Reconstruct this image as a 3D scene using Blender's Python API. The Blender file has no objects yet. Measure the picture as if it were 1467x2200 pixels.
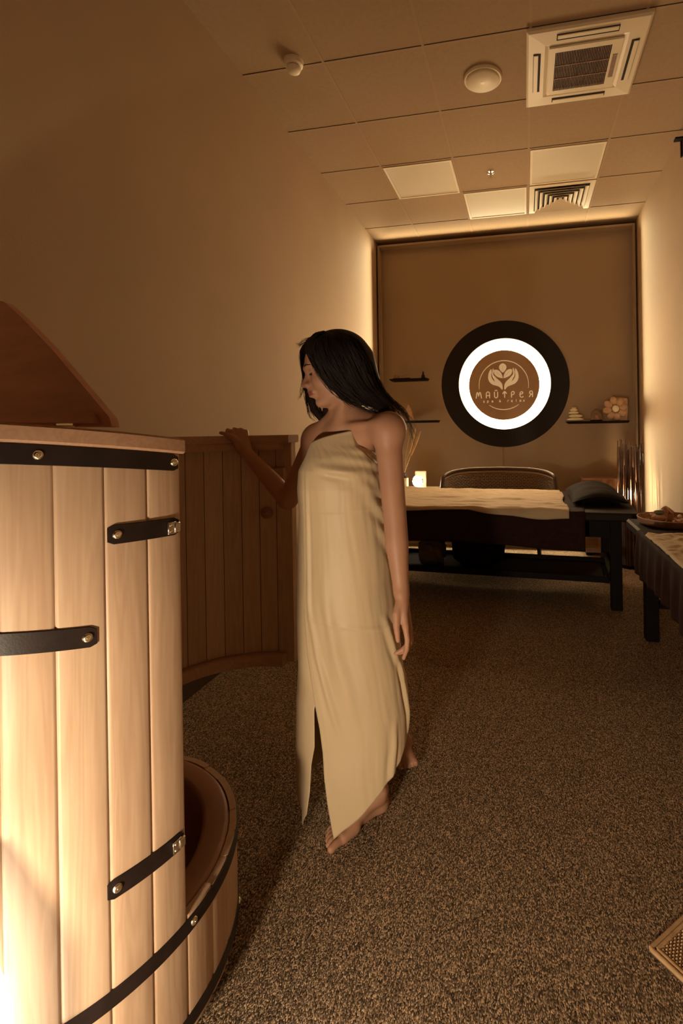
import bpy, math, random
import numpy as np
from mathutils import Vector, Matrix, noise as mnoise
random.seed(7); rng = np.random.default_rng(7)
SC = bpy.context.scene; COL = SC.collection
PI = math.pi

# ------------------------------------------------------------------ camera
F_PX, CX, CY, YAW, ROLL, CAM_Z = 1078.42, 916.75, 924.55, -0.1925, 0.0158, 1.30
_fw = np.array([math.sin(YAW), math.cos(YAW), 0.0]); _rt = np.array([math.cos(YAW), -math.sin(YAW), 0.0]); _dn = np.array([0, 0, -1.0])
CR = math.cos(ROLL) * _rt + math.sin(ROLL) * _dn
CD = -math.sin(ROLL) * _rt + math.cos(ROLL) * _dn
CF = _fw; CAM = np.array([0, 0, CAM_Z])
cam_d = bpy.data.cameras.new('camera'); cam = bpy.data.objects.new('camera', cam_d); COL.objects.link(cam)
cam_d.sensor_fit = 'HORIZONTAL'; cam_d.sensor_width = 36.0; cam_d.lens = F_PX / 1467 * 36
cam_d.shift_x = (733.5 - CX) / 1467; cam_d.shift_y = (CY - 1100) / 1467
cam_d.clip_start = 0.05; cam_d.clip_end = 60
mw = Matrix.Identity(4)
for i in range(3):
    mw[i][0] = CR[i]; mw[i][1] = -CD[i]; mw[i][2] = -CF[i]; mw[i][3] = CAM[i]
cam.matrix_world = mw; SC.camera = cam
def P(x, y, D):                      # point of the room seen at a place of the photo, D metres in front of the lens
    return CAM + (CR * ((x - CX) / F_PX) + CD * ((y - CY) / F_PX) + CF) * D

# ------------------------------------------------------------------ world, colour management
w = bpy.data.worlds.new('world'); SC.world = w; w.use_nodes = True
w.node_tree.nodes['Background'].inputs[0].default_value = (0.02, 0.012, 0.006, 1)
w.node_tree.nodes['Background'].inputs[1].default_value = 0.3
SC.view_settings.view_transform = 'Standard'; SC.view_settings.look = 'None'
SC.view_settings.exposure = -0.15; SC.view_settings.gamma = 1.0; SC.view_settings.use_curve_mapping = False
# light strengths (the room's lamps, an added key lamp and an added foot strip)
WARM = (1.0, 0.80, 0.54)
E_RING, E_STRIP, E_KEY, E_FLOORLAMP, E_SHADE, E_GLOBE, E_BAMBOO = 50.0, 10.5, 620.0, 2.0, 8.0, 60.0, 600.0

# ------------------------------------------------------------------ helpers: materials
def mat(name, col, rough=0.6, metal=0.0, spec=0.4, vary=0.0, vscale=8.0, bump=0.0, bscale=60.0, emit=None, estr=0.0, stretch=(1, 1, 1), col2=None, trans=0.0, sss=0.0, sheen=0.0):
    m = bpy.data.materials.new(name); m.use_nodes = True
    nt = m.node_tree; b = nt.nodes['Principled BSDF']
    b.inputs['Base Color'].default_value = (*col, 1); b.inputs['Roughness'].default_value = rough
    b.inputs['Metallic'].default_value = metal; b.inputs['Specular IOR Level'].default_value = spec
    if trans: b.inputs['Transmission Weight'].default_value = trans
    if sss:
        b.inputs['Subsurface Weight'].default_value = sss; b.inputs['Subsurface Radius'].default_value = (0.012, 0.004, 0.002); b.inputs['Subsurface Scale'].default_value = 1.0
    if sheen: b.inputs['Sheen Weight'].default_value = sheen
    if emit: b.inputs['Emission Color'].default_value = (*emit, 1); b.inputs['Emission Strength'].default_value = estr
    if vary or bump:
        tc = nt.nodes.new('ShaderNodeTexCoord'); mp = nt.nodes.new('ShaderNodeMapping'); mp.inputs['Scale'].default_value = stretch
        nt.links.new(tc.outputs['Object'], mp.inputs[0])
    if vary or col2:
        n = nt.nodes.new('ShaderNodeTexNoise'); n.inputs['Scale'].default_value = vscale; n.inputs['Detail'].default_value = 5
        nt.links.new(mp.outputs[0], n.inputs['Vector'])
        r = nt.nodes.new('ShaderNodeValToRGB'); r.color_ramp.elements[0].position = 0.3; r.color_ramp.elements[1].position = 0.7
        c2 = col2 if col2 else tuple(max(0, c * (1 - vary)) for c in col)
        r.color_ramp.elements[0].color = (*c2, 1); r.color_ramp.elements[1].color = (*tuple(min(1, c * (1 + vary)) if not col2 else c for c in col), 1)
        nt.links.new(n.outputs['Fac'], r.inputs[0]); nt.links.new(r.outputs[0], b.inputs['Base Color'])
    if bump:
        n2 = nt.nodes.new('ShaderNodeTexNoise'); n2.inputs['Scale'].default_value = bscale; n2.inputs['Detail'].default_value = 4
        nt.links.new(mp.outputs[0], n2.inputs['Vector'])
        bp = nt.nodes.new('ShaderNodeBump'); bp.inputs['Strength'].default_value = bump; bp.inputs['Distance'].default_value = 0.01
        nt.links.new(n2.outputs['Fac'], bp.inputs['Height']); nt.links.new(bp.outputs[0], b.inputs['Normal'])
    return m

def wood_mat(name, c_light, c_dark, rough=0.45, axis='z'):
    """planks: grain along the plank, every plank its own tone (read from the 'plank' attribute)"""
    m = bpy.data.materials.new(name); m.use_nodes = True; nt = m.node_tree; b = nt.nodes['Principled BSDF']
    N = nt.nodes.new; L = nt.links.new
    tc = N('ShaderNodeTexCoord'); at = N('ShaderNodeAttribute'); at.attribute_name = 'plank'
    mu = N('ShaderNodeMath'); mu.operation = 'MULTIPLY'; mu.inputs[1].default_value = 37.0; L(at.outputs['Fac'], mu.inputs[0])
    cb = N('ShaderNodeCombineXYZ'); [L(mu.outputs[0], cb.inputs[i]) for i in range(3)]
    ad = N('ShaderNodeVectorMath'); ad.operation = 'ADD'; L(tc.outputs['Object'], ad.inputs[0]); L(cb.outputs[0], ad.inputs[1])
    mp = N('ShaderNodeMapping'); s = {'z': (9, 9, 0.55), 'x': (0.55, 9, 9), 'y': (9, 0.55, 9)}[axis]; mp.inputs['Scale'].default_value = s
    L(ad.outputs[0], mp.inputs[0])
    n1 = N('ShaderNodeTexNoise'); n1.inputs['Scale'].default_value = 2.2; n1.inputs['Detail'].default_value = 3; n1.inputs['Distortion'].default_value = 0.4; L(mp.outputs[0], n1.inputs['Vector'])
    # growth rings: sine of the slow noise
    m1 = N('ShaderNodeMath'); m1.operation = 'MULTIPLY'; m1.inputs[1].default_value = 60.0; L(n1.outputs['Fac'], m1.inputs[0])
    m2 = N('ShaderNodeMath'); m2.operation = 'SINE'; L(m1.outputs[0], m2.inputs[0])
    m3 = N('ShaderNodeMath'); m3.operation = 'MULTIPLY_ADD'; m3.inputs[1].default_value = 0.075; m3.inputs[2].default_value = 0.5; L(m2.outputs[0], m3.inputs[0])
    n2 = N('ShaderNodeTexNoise'); n2.inputs['Scale'].default_value = 14.0; n2.inputs['Detail'].default_value = 6; L(mp.outputs[0], n2.inputs['Vector'])
    m4 = N('ShaderNodeMath'); m4.operation = 'MULTIPLY_ADD'; m4.inputs[1].default_value = 0.45; L(n2.outputs['Fac'], m4.inputs[0]); L(m3.outputs[0], m4.inputs[2])
    m5 = N('ShaderNodeMath'); m5.operation = 'MULTIPLY_ADD'; m5.inputs[1].default_value = 0.22; L(at.outputs['Fac'], m5.inputs[0]); L(m4.outputs[0], m5.inputs[2])
    r = N('ShaderNodeValToRGB'); r.color_ramp.elements[0].position = 0.45; r.color_ramp.elements[1].position = 1.05
    r.color_ramp.elements[0].color = (*c_dark, 1); r.color_ramp.elements[1].color = (*c_light, 1); L(m5.outputs[0], r.inputs[0])
    L(r.outputs[0], b.inputs['Base Color']); b.inputs['Roughness'].default_value = rough; b.inputs['Specular IOR Level'].default_value = 0.35
    bp = N('ShaderNodeBump'); bp.inputs['Strength'].default_value = 0.08; bp.inputs['Distance'].default_value = 0.004; L(m4.outputs[0], bp.inputs['Height']); L(bp.outputs[0], b.inputs['Normal'])
    return m

M = {}
M['wall'] = mat('wall_paint', (0.45, 0.318, 0.200), 0.75, spec=0.25, vary=0.05, vscale=1.3, bump=0.05, bscale=160)
M['panel'] = mat('panel_paint', (0.34, 0.242, 0.160), 0.7, spec=0.25, vary=0.05, vscale=1.2, bump=0.04, bscale=180)
M['tile'] = mat('ceiling_tile', (0.415, 0.292, 0.182), 0.85, spec=0.2, vary=0.04, vscale=40, bump=0.05, bscale=300)
M['tbar'] = mat('grid_bar', (0.44, 0.31, 0.195), 0.8, spec=.2)
M['gap'] = mat('dark_gap', (0.05, 0.03, 0.02), 0.9)
M['white_plastic'] = mat('white_plastic', (0.84, 0.72, 0.52), 0.4)
M['diffuser'] = mat('lamp_diffuser', (0.66, 0.56, 0.38), 0.4, emit=WARM, estr=0.03)
M['dark_void'] = mat('dark_void', (0.025, 0.015, 0.01), 0.8)
M['cedar'] = wood_mat('cedar_wood', (0.52, 0.365, 0.25), (0.38, 0.235, 0.15))
M['cedar_h'] = wood_mat('cedar_rail', (0.46, 0.28, 0.18), (0.32, 0.175, 0.11), axis='x')
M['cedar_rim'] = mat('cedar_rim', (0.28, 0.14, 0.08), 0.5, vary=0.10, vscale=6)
M['lid_wood'] = mat('lid_wood', (0.50, 0.24, 0.15), 0.5, vary=0.12, vscale=5, stretch=(1, 6, 6))
M['leather'] = mat('black_leather', (0.016, 0.009, 0.008), 0.40, vary=0.3, vscale=30, bump=0.03, bscale=260, spec=0.3)
M['metal'] = mat('brass_metal', (0.80, 0.72, 0.55), 0.25, metal=1.0)
M['chrome'] = mat('chrome', (0.8, 0.76, 0.68), 0.18, metal=1.0)
M['black'] = mat('black_matte', (0.012, 0.009, 0.009), 0.55, spec=0.3)
M['dark_wood'] = mat('dark_wood', (0.009, 0.006, 0.005), 0.6, spec=0.10, vary=0.3, vscale=12, stretch=(1, 8, 8))
M['dark_fabric'] = mat('dark_brown_fabric', (0.026, 0.011, 0.0085), 0.85, vary=0.15, vscale=30, bump=0.2, bscale=300, spec=0.1)
M['black_fabric'] = mat('black_fabric', (0.012, 0.008, 0.008), 0.9, bump=0.2, bscale=300, spec=0.1)
M['vinyl'] = mat('dark_vinyl', (0.020, 0.013, 0.010), 0.6, spec=0.12, bump=0.05, bscale=250)
M['pillow'] = mat('pillow_fabric', (0.016, 0.010, 0.008), 0.85, bump=0.1, bscale=300, spec=0.08)
M['sheet'] = mat('cream_sheet', (0.50, 0.38, 0.24), 0.85, vary=0.06, vscale=9, bump=0.12, bscale=25, sheen=0.1)
M['wrap'] = mat('satin_wrap', (0.52, 0.39, 0.245), 0.50, spec=0.35, vary=0.05, vscale=5, bump=0.10, bscale=16, stretch=(1.5, 1.5, 0.5), sheen=0.15)
M['skin'] = mat('skin', (0.385, 0.20, 0.125), 0.5, spec=0.3, vary=0.06, vscale=14, sss=0.12)
def add_tint(m, attr, col):
    nt = m.node_tree; b = nt.nodes['Principled BSDF']; src = b.inputs['Base Color'].links[0].from_socket
    a = nt.nodes.new('ShaderNodeAttribute'); a.attribute_name = attr; x = nt.nodes.new('ShaderNodeMix'); x.data_type = 'RGBA'
    nt.links.new(a.outputs['Fac'], x.inputs['Factor']); nt.links.new(src, x.inputs['A']); x.inputs['B'].default_value = (*col, 1); nt.links.new(x.outputs['Result'], b.inputs['Base Color'])
add_tint(M['skin'], 'lip', (0.21, 0.065, 0.048))
M['lips'] = mat('lips', (0.40, 0.12, 0.085), 0.4, spec=0.4)
M['hair'] = mat('dark_brown_hair', (0.016, 0.009, 0.0075), 0.55, spec=0.22)
M['lash'] = mat('lash', (0.01, 0.006, 0.005), 0.6)
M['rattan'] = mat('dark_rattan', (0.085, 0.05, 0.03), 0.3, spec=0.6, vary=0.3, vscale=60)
M['rattan_lit'] = mat('rattan_lit_strand', (0.34, 0.22, 0.12), 0.35, spec=0.6)  # lighter copy of the rattan, highlight put into the strand colour
M['bamboo'] = mat('dark_bamboo', (0.10, 0.055, 0.038), 0.4, vary=0.5, vscale=10)
M['stone'] = mat('pale_stone', (0.80, 0.72, 0.54), 0.5)
M['carved'] = mat('carved_wood', (0.52, 0.34, 0.22), 0.7, vary=0.15, vscale=40)
M['brown_wood'] = mat('brown_wood', (0.27, 0.14, 0.08), 0.5, vary=0.2, vscale=8, stretch=(1, 6, 6))
M['tray_wood'] = mat('tray_wood', (0.40, 0.22, 0.13), 0.45, vary=0.15, vscale=10)
M['glass'] = mat('clear_glass', (1.0, 0.95, 0.88), 0.03, trans=1.0)
M['cream'] = mat('cream_ceramic', (0.78, 0.66, 0.45), 0.5)
M['pampas'] = mat('pampas', (0.55, 0.38, 0.20), 0.9)
M['rose'] = mat('rose_wax', (0.50, 0.27, 0.17), 0.6)
M['green'] = mat('moss_green', (0.10, 0.10, 0.035), 0.8)
M['print'] = mat('paper_print', (0.80, 0.72, 0.50), 0.7, col2=(0.60, 0.50, 0.33), vary=0.1, vscale=60)
M['pictureprint'] = mat('picture_print', (0.55, 0.36, 0.22), 0.6, col2=(0.30, 0.13, 0.07), vary=0.1, vscale=14)
M['jute'] = mat('woven_jute', (0.46, 0.29, 0.15), 0.85, vary=0.2, vscale=40)
M['jute_d'] = mat('woven_jute_dark', (0.12, 0.065, 0.035), 0.9)
M['ring'] = mat('ring_light', (1, 1, 1), 0.5, emit=(1.0, 0.70, 0.38), estr=E_RING)
M['strip'] = mat('led_strip', (1, 1, 1), 0.5, emit=(1.0, 0.70, 0.30), estr=E_STRIP)
M['logo_disc'] = mat('logo_disc', (0.52, 0.36, 0.245), 0.55, spec=0.3)
M['logo'] = mat('glowing_logo_paint', (0.85, 0.72, 0.46), 0.6, emit=(1.0, 0.74, 0.40), estr=0.28)  # faint glow put into the lettering colour, though it is no lamp
M['key_bulb'] = mat('key_bulb', (1, 1, 1), 0.5, emit=WARM, estr=E_KEY)
M['bulb'] = mat('lamp_bulb', (1, 1, 1), 0.5, emit=(1.0, 0.66, 0.31), estr=E_FLOORLAMP)
M['shade'] = mat('lamp_shade', (0.9, 0.85, 0.75), 0.7, emit=(1.0, 0.90, 0.72), estr=E_SHADE)
M['fairy'] = mat('fairy_light', (1, 1, 1), 0.5, emit=(1.0, 0.85, 0.60), estr=E_GLOBE)
M['bamboo_bulb'] = mat('bamboo_lamp_bulb', (1, 1, 1), 0.5, emit=(1.0, 0.68, 0.33), estr=E_BAMBOO)

def carpet_mat():
    m = bpy.data.materials.new('loop_carpet'); m.use_nodes = True; nt = m.node_tree; b = nt.nodes['Principled BSDF']
    N = nt.nodes.new; L = nt.links.new
    tc = N('ShaderNodeTexCoord')
    v = N('ShaderNodeTexVoronoi'); v.inputs['Scale'].default_value = 370; mpc = N('ShaderNodeMapping'); mpc.inputs['Scale'].default_value = (1.25, 0.62, 1.0); mpc.inputs['Rotation'].default_value = (0, 0, .15); L(tc.outputs['Object'], mpc.inputs[0]); L(mpc.outputs[0], v.inputs['Vector'])
    n = N('ShaderNodeTexNoise'); n.inputs['Scale'].default_value = 150; n.inputs['Detail'].default_value = 6; n.inputs['Roughness'].default_value = 0.8; L(mpc.outputs[0], n.inputs['Vector'])
    sp = N('ShaderNodeSeparateColor'); L(v.outputs['Color'], sp.inputs[0])
    mx = N('ShaderNodeMath'); mx.operation = 'MULTIPLY_ADD'; mx.inputs[1].default_value = 0.55; L(sp.outputs[0], mx.inputs[0])
    ml = N('ShaderNodeMath'); ml.operation = 'MULTIPLY'; ml.inputs[1].default_value = 0.6; L(n.outputs['Fac'], ml.inputs[0]); L(ml.outputs[0], mx.inputs[2])
    r = N('ShaderNodeValToRGB'); e = r.color_ramp.elements
    e[0].position = 0.25; e[0].color = (0.024, 0.016, 0.010, 1); e[1].position = 0.85; e[1].color = (0.86, 0.60, 0.385, 1)
    x = e.new(0.5); x.color = (0.150, 0.100, 0.062, 1); x = e.new(0.68); x.color = (0.37, 0.255, 0.16, 1)
    L(mx.outputs[0], r.inputs[0]); L(r.outputs[0], b.inputs['Base Color'])
    b.inputs['Roughness'].default_value = 0.95; b.inputs['Specular IOR Level'].default_value = 0.1
    bp = N('ShaderNodeBump'); bp.inputs['Strength'].default_value = 0.9; bp.inputs['Distance'].default_value = 0.006
    ad = N('ShaderNodeMath'); ad.operation = 'SUBTRACT'; L(n.outputs['Fac'], ad.inputs[0]); L(v.outputs['Distance'], ad.inputs[1])
    L(ad.outputs[0], bp.inputs['Height']); L(bp.outputs[0], b.inputs['Normal'])
    return m
M['carpet'] = carpet_mat()

# ------------------------------------------------------------------ helpers: objects
def tag(o, label=None, cat=None, group=None, kind=None):
    if label: o['label'] = label
    if cat: o['category'] = cat
    if group: o['group'] = group
    if kind: o['kind'] = kind
    return o
def thing(name, label, cat, loc=(0, 0, 0), group=None, rz=0.0):
    o = bpy.data.objects.new(name, None); COL.objects.link(o); o.location = loc; o.rotation_euler = (0, 0, rz); o.empty_display_size = 0.05
    return tag(o, label, cat, group)
def copy_tree(o, parent=None):
    c = o.copy(); COL.objects.link(c)
    if parent is not None: c.parent = parent
    for ch in list(o.children): copy_tree(ch, c)
    return c
def root_of(p):
    while p.parent: p = p.parent
    return p

class MB:
    turn = None            # set while a piece of furniture standing askew is built
    def __init__(s): s.v = []; s.f = []; s.a = []; s.tone = 0.5; s.mi = []; s.m = 0
    def add(s, vs, fs):
        o = len(s.v); s.v += [tuple(map(float, p)) for p in vs]; s.f += [tuple(i + o for i in f) for f in fs]; s.a += [s.tone] * len(vs); s.mi += [s.m] * len(fs); return s
    def box(s, c, d, rz=0.0, R=None, bev=0.0):
        c = np.array(c, float); d = np.array(d, float) / 2
        if bev <= 0:
            vs = [np.array([x, y, z]) * d for x in (-1, 1) for y in (-1, 1) for z in (-1, 1)]
            fs = [(0, 1, 3, 2), (4, 6, 7, 5), (0, 4, 5, 1), (2, 3, 7, 6), (0, 2, 6, 4), (1, 5, 7, 3)]
        else:
            b = min(bev, *(d * 0.49)); vs = []; idx = {}
            for sx in (-1, 1):
                for sy in (-1, 1):
                    for sz in (-1, 1):
                        for ax in range(3):
                            q = np.array([sx, sy, sz]) * (d - b); q[ax] = (sx, sy, sz)[ax] * d[ax]; idx[(sx, sy, sz, ax)] = len(vs); vs.append(q)
            fs = []
            def quad(a): fs.append(tuple(a))
            for ax in range(3):
                o1, o2 = [k for k in range(3) if k != ax]
                for sg in (-1, 1):
                    q = []
                    for (a, bb) in ((-1, -1), (1, -1), (1, 1), (-1, 1)):
                        t = [0, 0, 0]; t[ax] = sg; t[o1] = a; t[o2] = bb; q.append(idx[(*t, ax)])
                    quad(q)
                for a in (-1, 1):
                    for bb in (-1, 1):
                        t0 = [0, 0, 0]; t1 = [0, 0, 0]; t0[ax] = -1; t1[ax] = 1
                        for t in (t0, t1): t[o1] = a; t[o2] = bb
                        quad([idx[(*t0, o1)], idx[(*t1, o1)], idx[(*t1, o2)], idx[(*t0, o2)]])
            for sx in (-1, 1):
                for sy in (-1, 1):
                    for sz in (-1, 1): fs.append(tuple(idx[(sx, sy, sz, a)] for a in range(3)))
        if R is None:
            cr, sr = math.cos(rz), math.sin(rz); R = np.array([[cr, -sr, 0], [sr, cr, 0], [0, 0, 1.0]])
        return s.add([R @ p + c for p in vs], fs)
    def tube(s, pts, r, n=8, cap=True):
        pts = [np.array(p, float) for p in pts]; k = len(pts)
        rs = r if hasattr(r, '__len__') else [r] * k
        T = [pts[min(i + 1, k - 1)] - pts[max(i - 1, 0)] for i in range(k)]
        T = [t / (np.linalg.norm(t) + 1e-12) for t in T]
        up = np.array([0, 0, 1.0]) if abs(T[0][2]) < 0.9 else np.array([1.0, 0, 0])
        A = np.cross(T[0], up); A /= np.linalg.norm(A); vs = []
        for i in range(k):
            A = A - T[i] * (A @ T[i]); A /= (np.linalg.norm(A) + 1e-12); B = np.cross(T[i], A)
            for j in range(n):
                t = 2 * PI * j / n; vs.append(pts[i] + rs[i] * (math.cos(t) * A + math.sin(t) * B))
        fs = [(i * n + j, i * n + (j + 1) % n, (i + 1) * n + (j + 1) % n, (i + 1) * n + j) for i in range(k - 1) for j in range(n)]
        if cap: fs += [tuple(range(n))[::-1], tuple((k - 1) * n + j for j in range(n))]
        return s.add(vs, fs)
    def lathe(s, prof, c=(0, 0, 0), n=32, R=None, a0=0.0, a1=2 * PI):
        c = np.array(c, float); full = abs(a1 - a0 - 2 * PI) < 1e-6; k = len(prof); m = n if full else n + 1; vs = []
        for i in range(m):
            t = a0 + (a1 - a0) * i / n
            for (r, z) in prof:
                p = np.array([r * math.cos(t), r * math.sin(t), z]); vs.append((R @ p if R is not None else p) + c)
        fs = []
        for i in range(n):
            i2 = (i + 1) % m if full else i + 1
            for j in range(k - 1): fs.append((i * k + j, i2 * k + j, i2 * k + j + 1, i * k + j + 1))
        if not full:
            fs.append(tuple(range(k))[::-1]); fs.append(tuple(n * k + j for j in range(k)))
        return s.add(vs, fs)
    def ell(s, c, rad, n=16, m=10, R=None):
        vs = []; c = np.array(c, float); rad = np.array(rad if hasattr(rad, '__len__') else (rad,) * 3, float)
        for i in range(1, m):
            ph = PI * i / m
            for j in range(n):
                t = 2 * PI * j / n; p = np.array([math.sin(ph) * math.cos(t), math.sin(ph) * math.sin(t), math.cos(ph)]) * rad
                vs.append((R @ p if R is not None else p) + c)
        e = [np.array([0, 0, rad[2]]), np.array([0, 0, -rad[2]])]; vs += [(R @ q if R is not None else q) + c for q in e]
        fs = [((i) * n + j, (i + 1) * n + j, (i + 1) * n + (j + 1) % n, i * n + (j + 1) % n) for i in range(m - 2) for j in range(n)]
        a, b = (m - 1) * n, (m - 1) * n + 1
        fs += [(a, j, (j + 1) % n) for j in range(n)] + [(b, (m - 2) * n + (j + 1) % n, (m - 2) * n + j) for j in range(n)]
        return s.add(vs, fs)
    def prism(s, poly, o, U, V, Wd, t):
        """outline (u,v) in the plane o+uU+vV, thickness t along Wd"""
        o, U, V, Wd = (np.array(q, float) for q in (o, U, V, Wd)); k = len(poly)
        vs = [o + U * a + V * b for a, b in poly] + [o + U * a + V * b + Wd * t for a, b in poly]
        fs = [tuple(range(k))[::-1], tuple(range(k, 2 * k))] + [(i, (i + 1) % k, k + (i + 1) % k, k + i) for i in range(k)]
        return s.add(vs, fs)
    def arc(s, c, r0, r1, z0, z1, a0, a1, n=24, bev=0.0):
        """curved slab between two radii and two heights (heights may be functions of x,y)"""
        fz0 = z0 if callable(z0) else (lambda x, y: z0); fz1 = z1 if callable(z1) else (lambda x, y: z1); vs = []
        prof = [(r0, 0, 0), (r1 - bev, 0, 0), (r1, 0, bev), (r1, 1, -bev), (r1 - bev, 1, 0), (r0 + bev, 1, 0), (r0, 1, -bev)] if bev else [(r0, 0, 0), (r1, 0, 0), (r1, 1, 0), (r0, 1, 0)]
        k = len(prof)
        for i in range(n + 1):
            t = a0 + (a1 - a0) * i / n
            for (r, top, dz) in prof:
                x = c[0] + r * math.cos(t); y = c[1] + r * math.sin(t); vs.append((x, y, (fz1(x, y) if top else fz0(x, y)) + dz))
        fs = [(i * k + j, (i + 1) * k + j, (i + 1) * k + (j + 1) % k, i * k + (j + 1) % k) for i in range(n) for j in range(k)]
        fs += [tuple(range(k))[::-1], tuple(n * k + j for j in range(k))]
        return s.add(vs, fs)
    def build(s, name, material, parent=None, smooth=None, label=None, local=False):
        me = bpy.data.meshes.new(name); vs = np.array(s.v, float)
        if MB.turn: vs = MB.turn(vs)
        off = np.zeros(3)
        if parent is not None and not local:
            q = parent
            while q is not None: off = off + np.array(q.location); q = q.parent
        elif parent is None and not local:
            mn, mx = vs.min(0), vs.max(0); off = np.array([(mn[0] + mx[0]) / 2, (mn[1] + mx[1]) / 2, mn[2]])
        me.from_pydata([tuple(p) for p in vs - off], [], s.f)
        mats = material if isinstance(material, (list, tuple)) else [material]
        for mm in mats: me.materials.append(mm)
        if len(mats) > 1: me.polygons.foreach_set('material_index', s.mi)
        at = me.attributes.new('plank', 'FLOAT', 'POINT'); at.data.foreach_set('value', s.a)
        me.update(); me.validate()
        import bmesh
        bm = bmesh.new(); bm.from_mesh(me); bmesh.ops.recalc_face_normals(bm, faces=bm.faces); bm.to_mesh(me); bm.free()
        if smooth is not None:
            me.polygons.foreach_set('use_smooth', [True] * len(me.polygons))
            if smooth < 180: me.set_sharp_from_angle(angle=math.radians(smooth))
        o = bpy.data.objects.new(name, me); COL.objects.link(o)
        if parent is not None: o.parent = parent
        elif not local: o.location = off
        if label: o['label'] = label
        return o

# ------------------------------------------------------------------ the room
XL, XR, YB, YF, ZC = -1.655, 1.186, 5.62, -1.3, 3.486
def struct(name, mb, m, **k): return tag(mb.build(name, m, **k), kind='structure')
struct('floor', MB().box(((XL + XR) / 2, (YB + YF) / 2 + .1, -0.05), (XR - XL + .4, YB - YF + .6, 0.1)), M['carpet'])
struct('wall_left', MB().box((XL - .05, (YB + YF) / 2 + .1, ZC / 2), (0.1, YB - YF + .4, ZC + .1)), M['wall'])
struct('wall_right', MB().box((XR + .05, (YB + YF) / 2 + .1, ZC / 2), (0.1, YB - YF + .4, ZC + .1)), M['wall'])
struct('wall_back', MB().box(((XL + XR) / 2, YB + .25, ZC / 2), (XR - XL + .2, 0.1, ZC + .1)), M['wall'])
M['base'] = mat('dark_strip', (0.075, 0.048, 0.032), 0.7, spec=.2)
struct('dark_strip_left', MB().box((XL + .007, (YB + YF) / 2, .055), (.014, YB - YF - .1, .11)), M['base'])  # dark strip added to put shade on the lit foot of the wall
# rear panel with a shallow frame, set off a finger's width from walls and ceiling
PX0, PX1, PZ1 = XL + 0.022, XR - 0.022, ZC - 0.050
rp = MB(); rp.box(((PX0 + PX1) / 2, YB + .10, PZ1 / 2), (PX1 - PX0, 0.06, PZ1))
for (x0, x1, z0, z1) in ((PX0, PX0 + .012, 0, PZ1), (PX1 - .012, PX1, 0, PZ1), (PX0 + .012, PX1 - .012, PZ1 - .02, PZ1)):
    rp.box(((x0 + x1) / 2, YB + .035, (z0 + z1) / 2), (x1 - x0, 0.07, z1 - z0))
struct('trim_1', rp, M['panel'])
# ceiling: tiles in a 60 cm grid
GX, GY = 0.065, 2.808
ce = MB(); gp = MB(); tb = MB()
ce.box(((XL + XR) / 2, (YB + YF) / 2 + .1, ZC + .05), (XR - XL + .2, YB - YF + .4, 0.1)); 
struct('ceiling', ce, M['tile'])
xs = [GX + .6 * k for k in range(-6, 4) if XL + .02 < GX + .6 * k < XR - .02]
ys = [GY + .6 * k for k in range(-9, 6) if YF + .02 < GY + .6 * k < YB - .02]
tb = MB(); sh = MB()
for y in ys:
    tb.box(((XL + XR) / 2, y, ZC - .0015), (XR - XL, 0.016, 0.003))
    sh.box(((XL + XR) / 2, y - .0095, ZC - .001), (XR - XL, 0.0035, 0.002))
for x in xs:
    for i in range(len(ys) - 1): tb.box((x, (ys[i] + ys[i + 1]) / 2, ZC - .0014), (0.016, .584, 0.0028))
    tb.box((x, (ys[-1] + YB) / 2 + .005, ZC - .0014), (0.016, YB - ys[-1] - .02, 0.0028))
struct('trim_2', tb, M['tbar']); struct('trim_3', sh, M['gap'])

# LED profiles along the panel's rim: each bar throws its light outwards along the wall or ceiling beside it
def led(label, c, d, pos, aim, length, vertical, gain=1.0, spread=75):
    o = tag(MB().box(c, d).build('light_strip', M['panel']), label, 'light strip', 'light strips around the rear panel')
    l = bpy.data.lights.new('strip_light', 'AREA'); l.shape = 'RECTANGLE'; l.size = length; l.size_y = .02; l.energy = gain * E_STRIP * length / 3; l.color = (1.0, .80, .46); l.spread = math.radians(spread)
    q = bpy.data.objects.new('strip_light', l); COL.objects.link(q)
    zax = -Vector(aim).normalized(); xax = Vector((0, 0, 1)) if vertical else Vector((1, 0, 0)); yax = zax.cross(xax)
    m_ = Matrix.Identity(4)
    for r_ in range(3): m_[r_][0] = xax[r_]; m_[r_][1] = yax[r_]; m_[r_][2] = zax[r_]; m_[r_][3] = pos[r_]
    q.matrix_world = m_; q.parent = o; q.matrix_parent_inverse = Matrix.Translation(Vector(o.location)).inverted()
YL = YB - .07
led('slim light strip along the left edge of the rear panel', (PX0 + .010, YB - .022, PZ1 / 2), (.022, .044, PZ1), (XL + .15, YL, 1.75), (-.15, -.60, 0), 3.3, True)
led('slim light strip along the right edge of the rear panel', (PX1 - .010, YB - .022, PZ1 / 2), (.022, .044, PZ1), (XR - .15, YL, 1.75), (.15, -.60, 0), 3.3, True, .72)
led('slim light strip along the top edge of the rear panel', ((PX0 + PX1) / 2, YB - .022, PZ1 - .010), (PX1 - PX0 - .044, .044, .022), ((XL + XR) / 2, YB - .06, ZC - .13), (0, -.26, .15), 2.7, False, .62, 115)
led('added light strip hidden along the foot of the rear panel', ((PX0 + PX1) / 2, YB - .022, .013), (PX1 - PX0 - .044, .044, .022), ((XL + XR) / 2, YL, .16), (0, -.45, -.36), 2.5, False, .55)  # added strip, hidden by the table, to brighten the floor behind it

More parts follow.
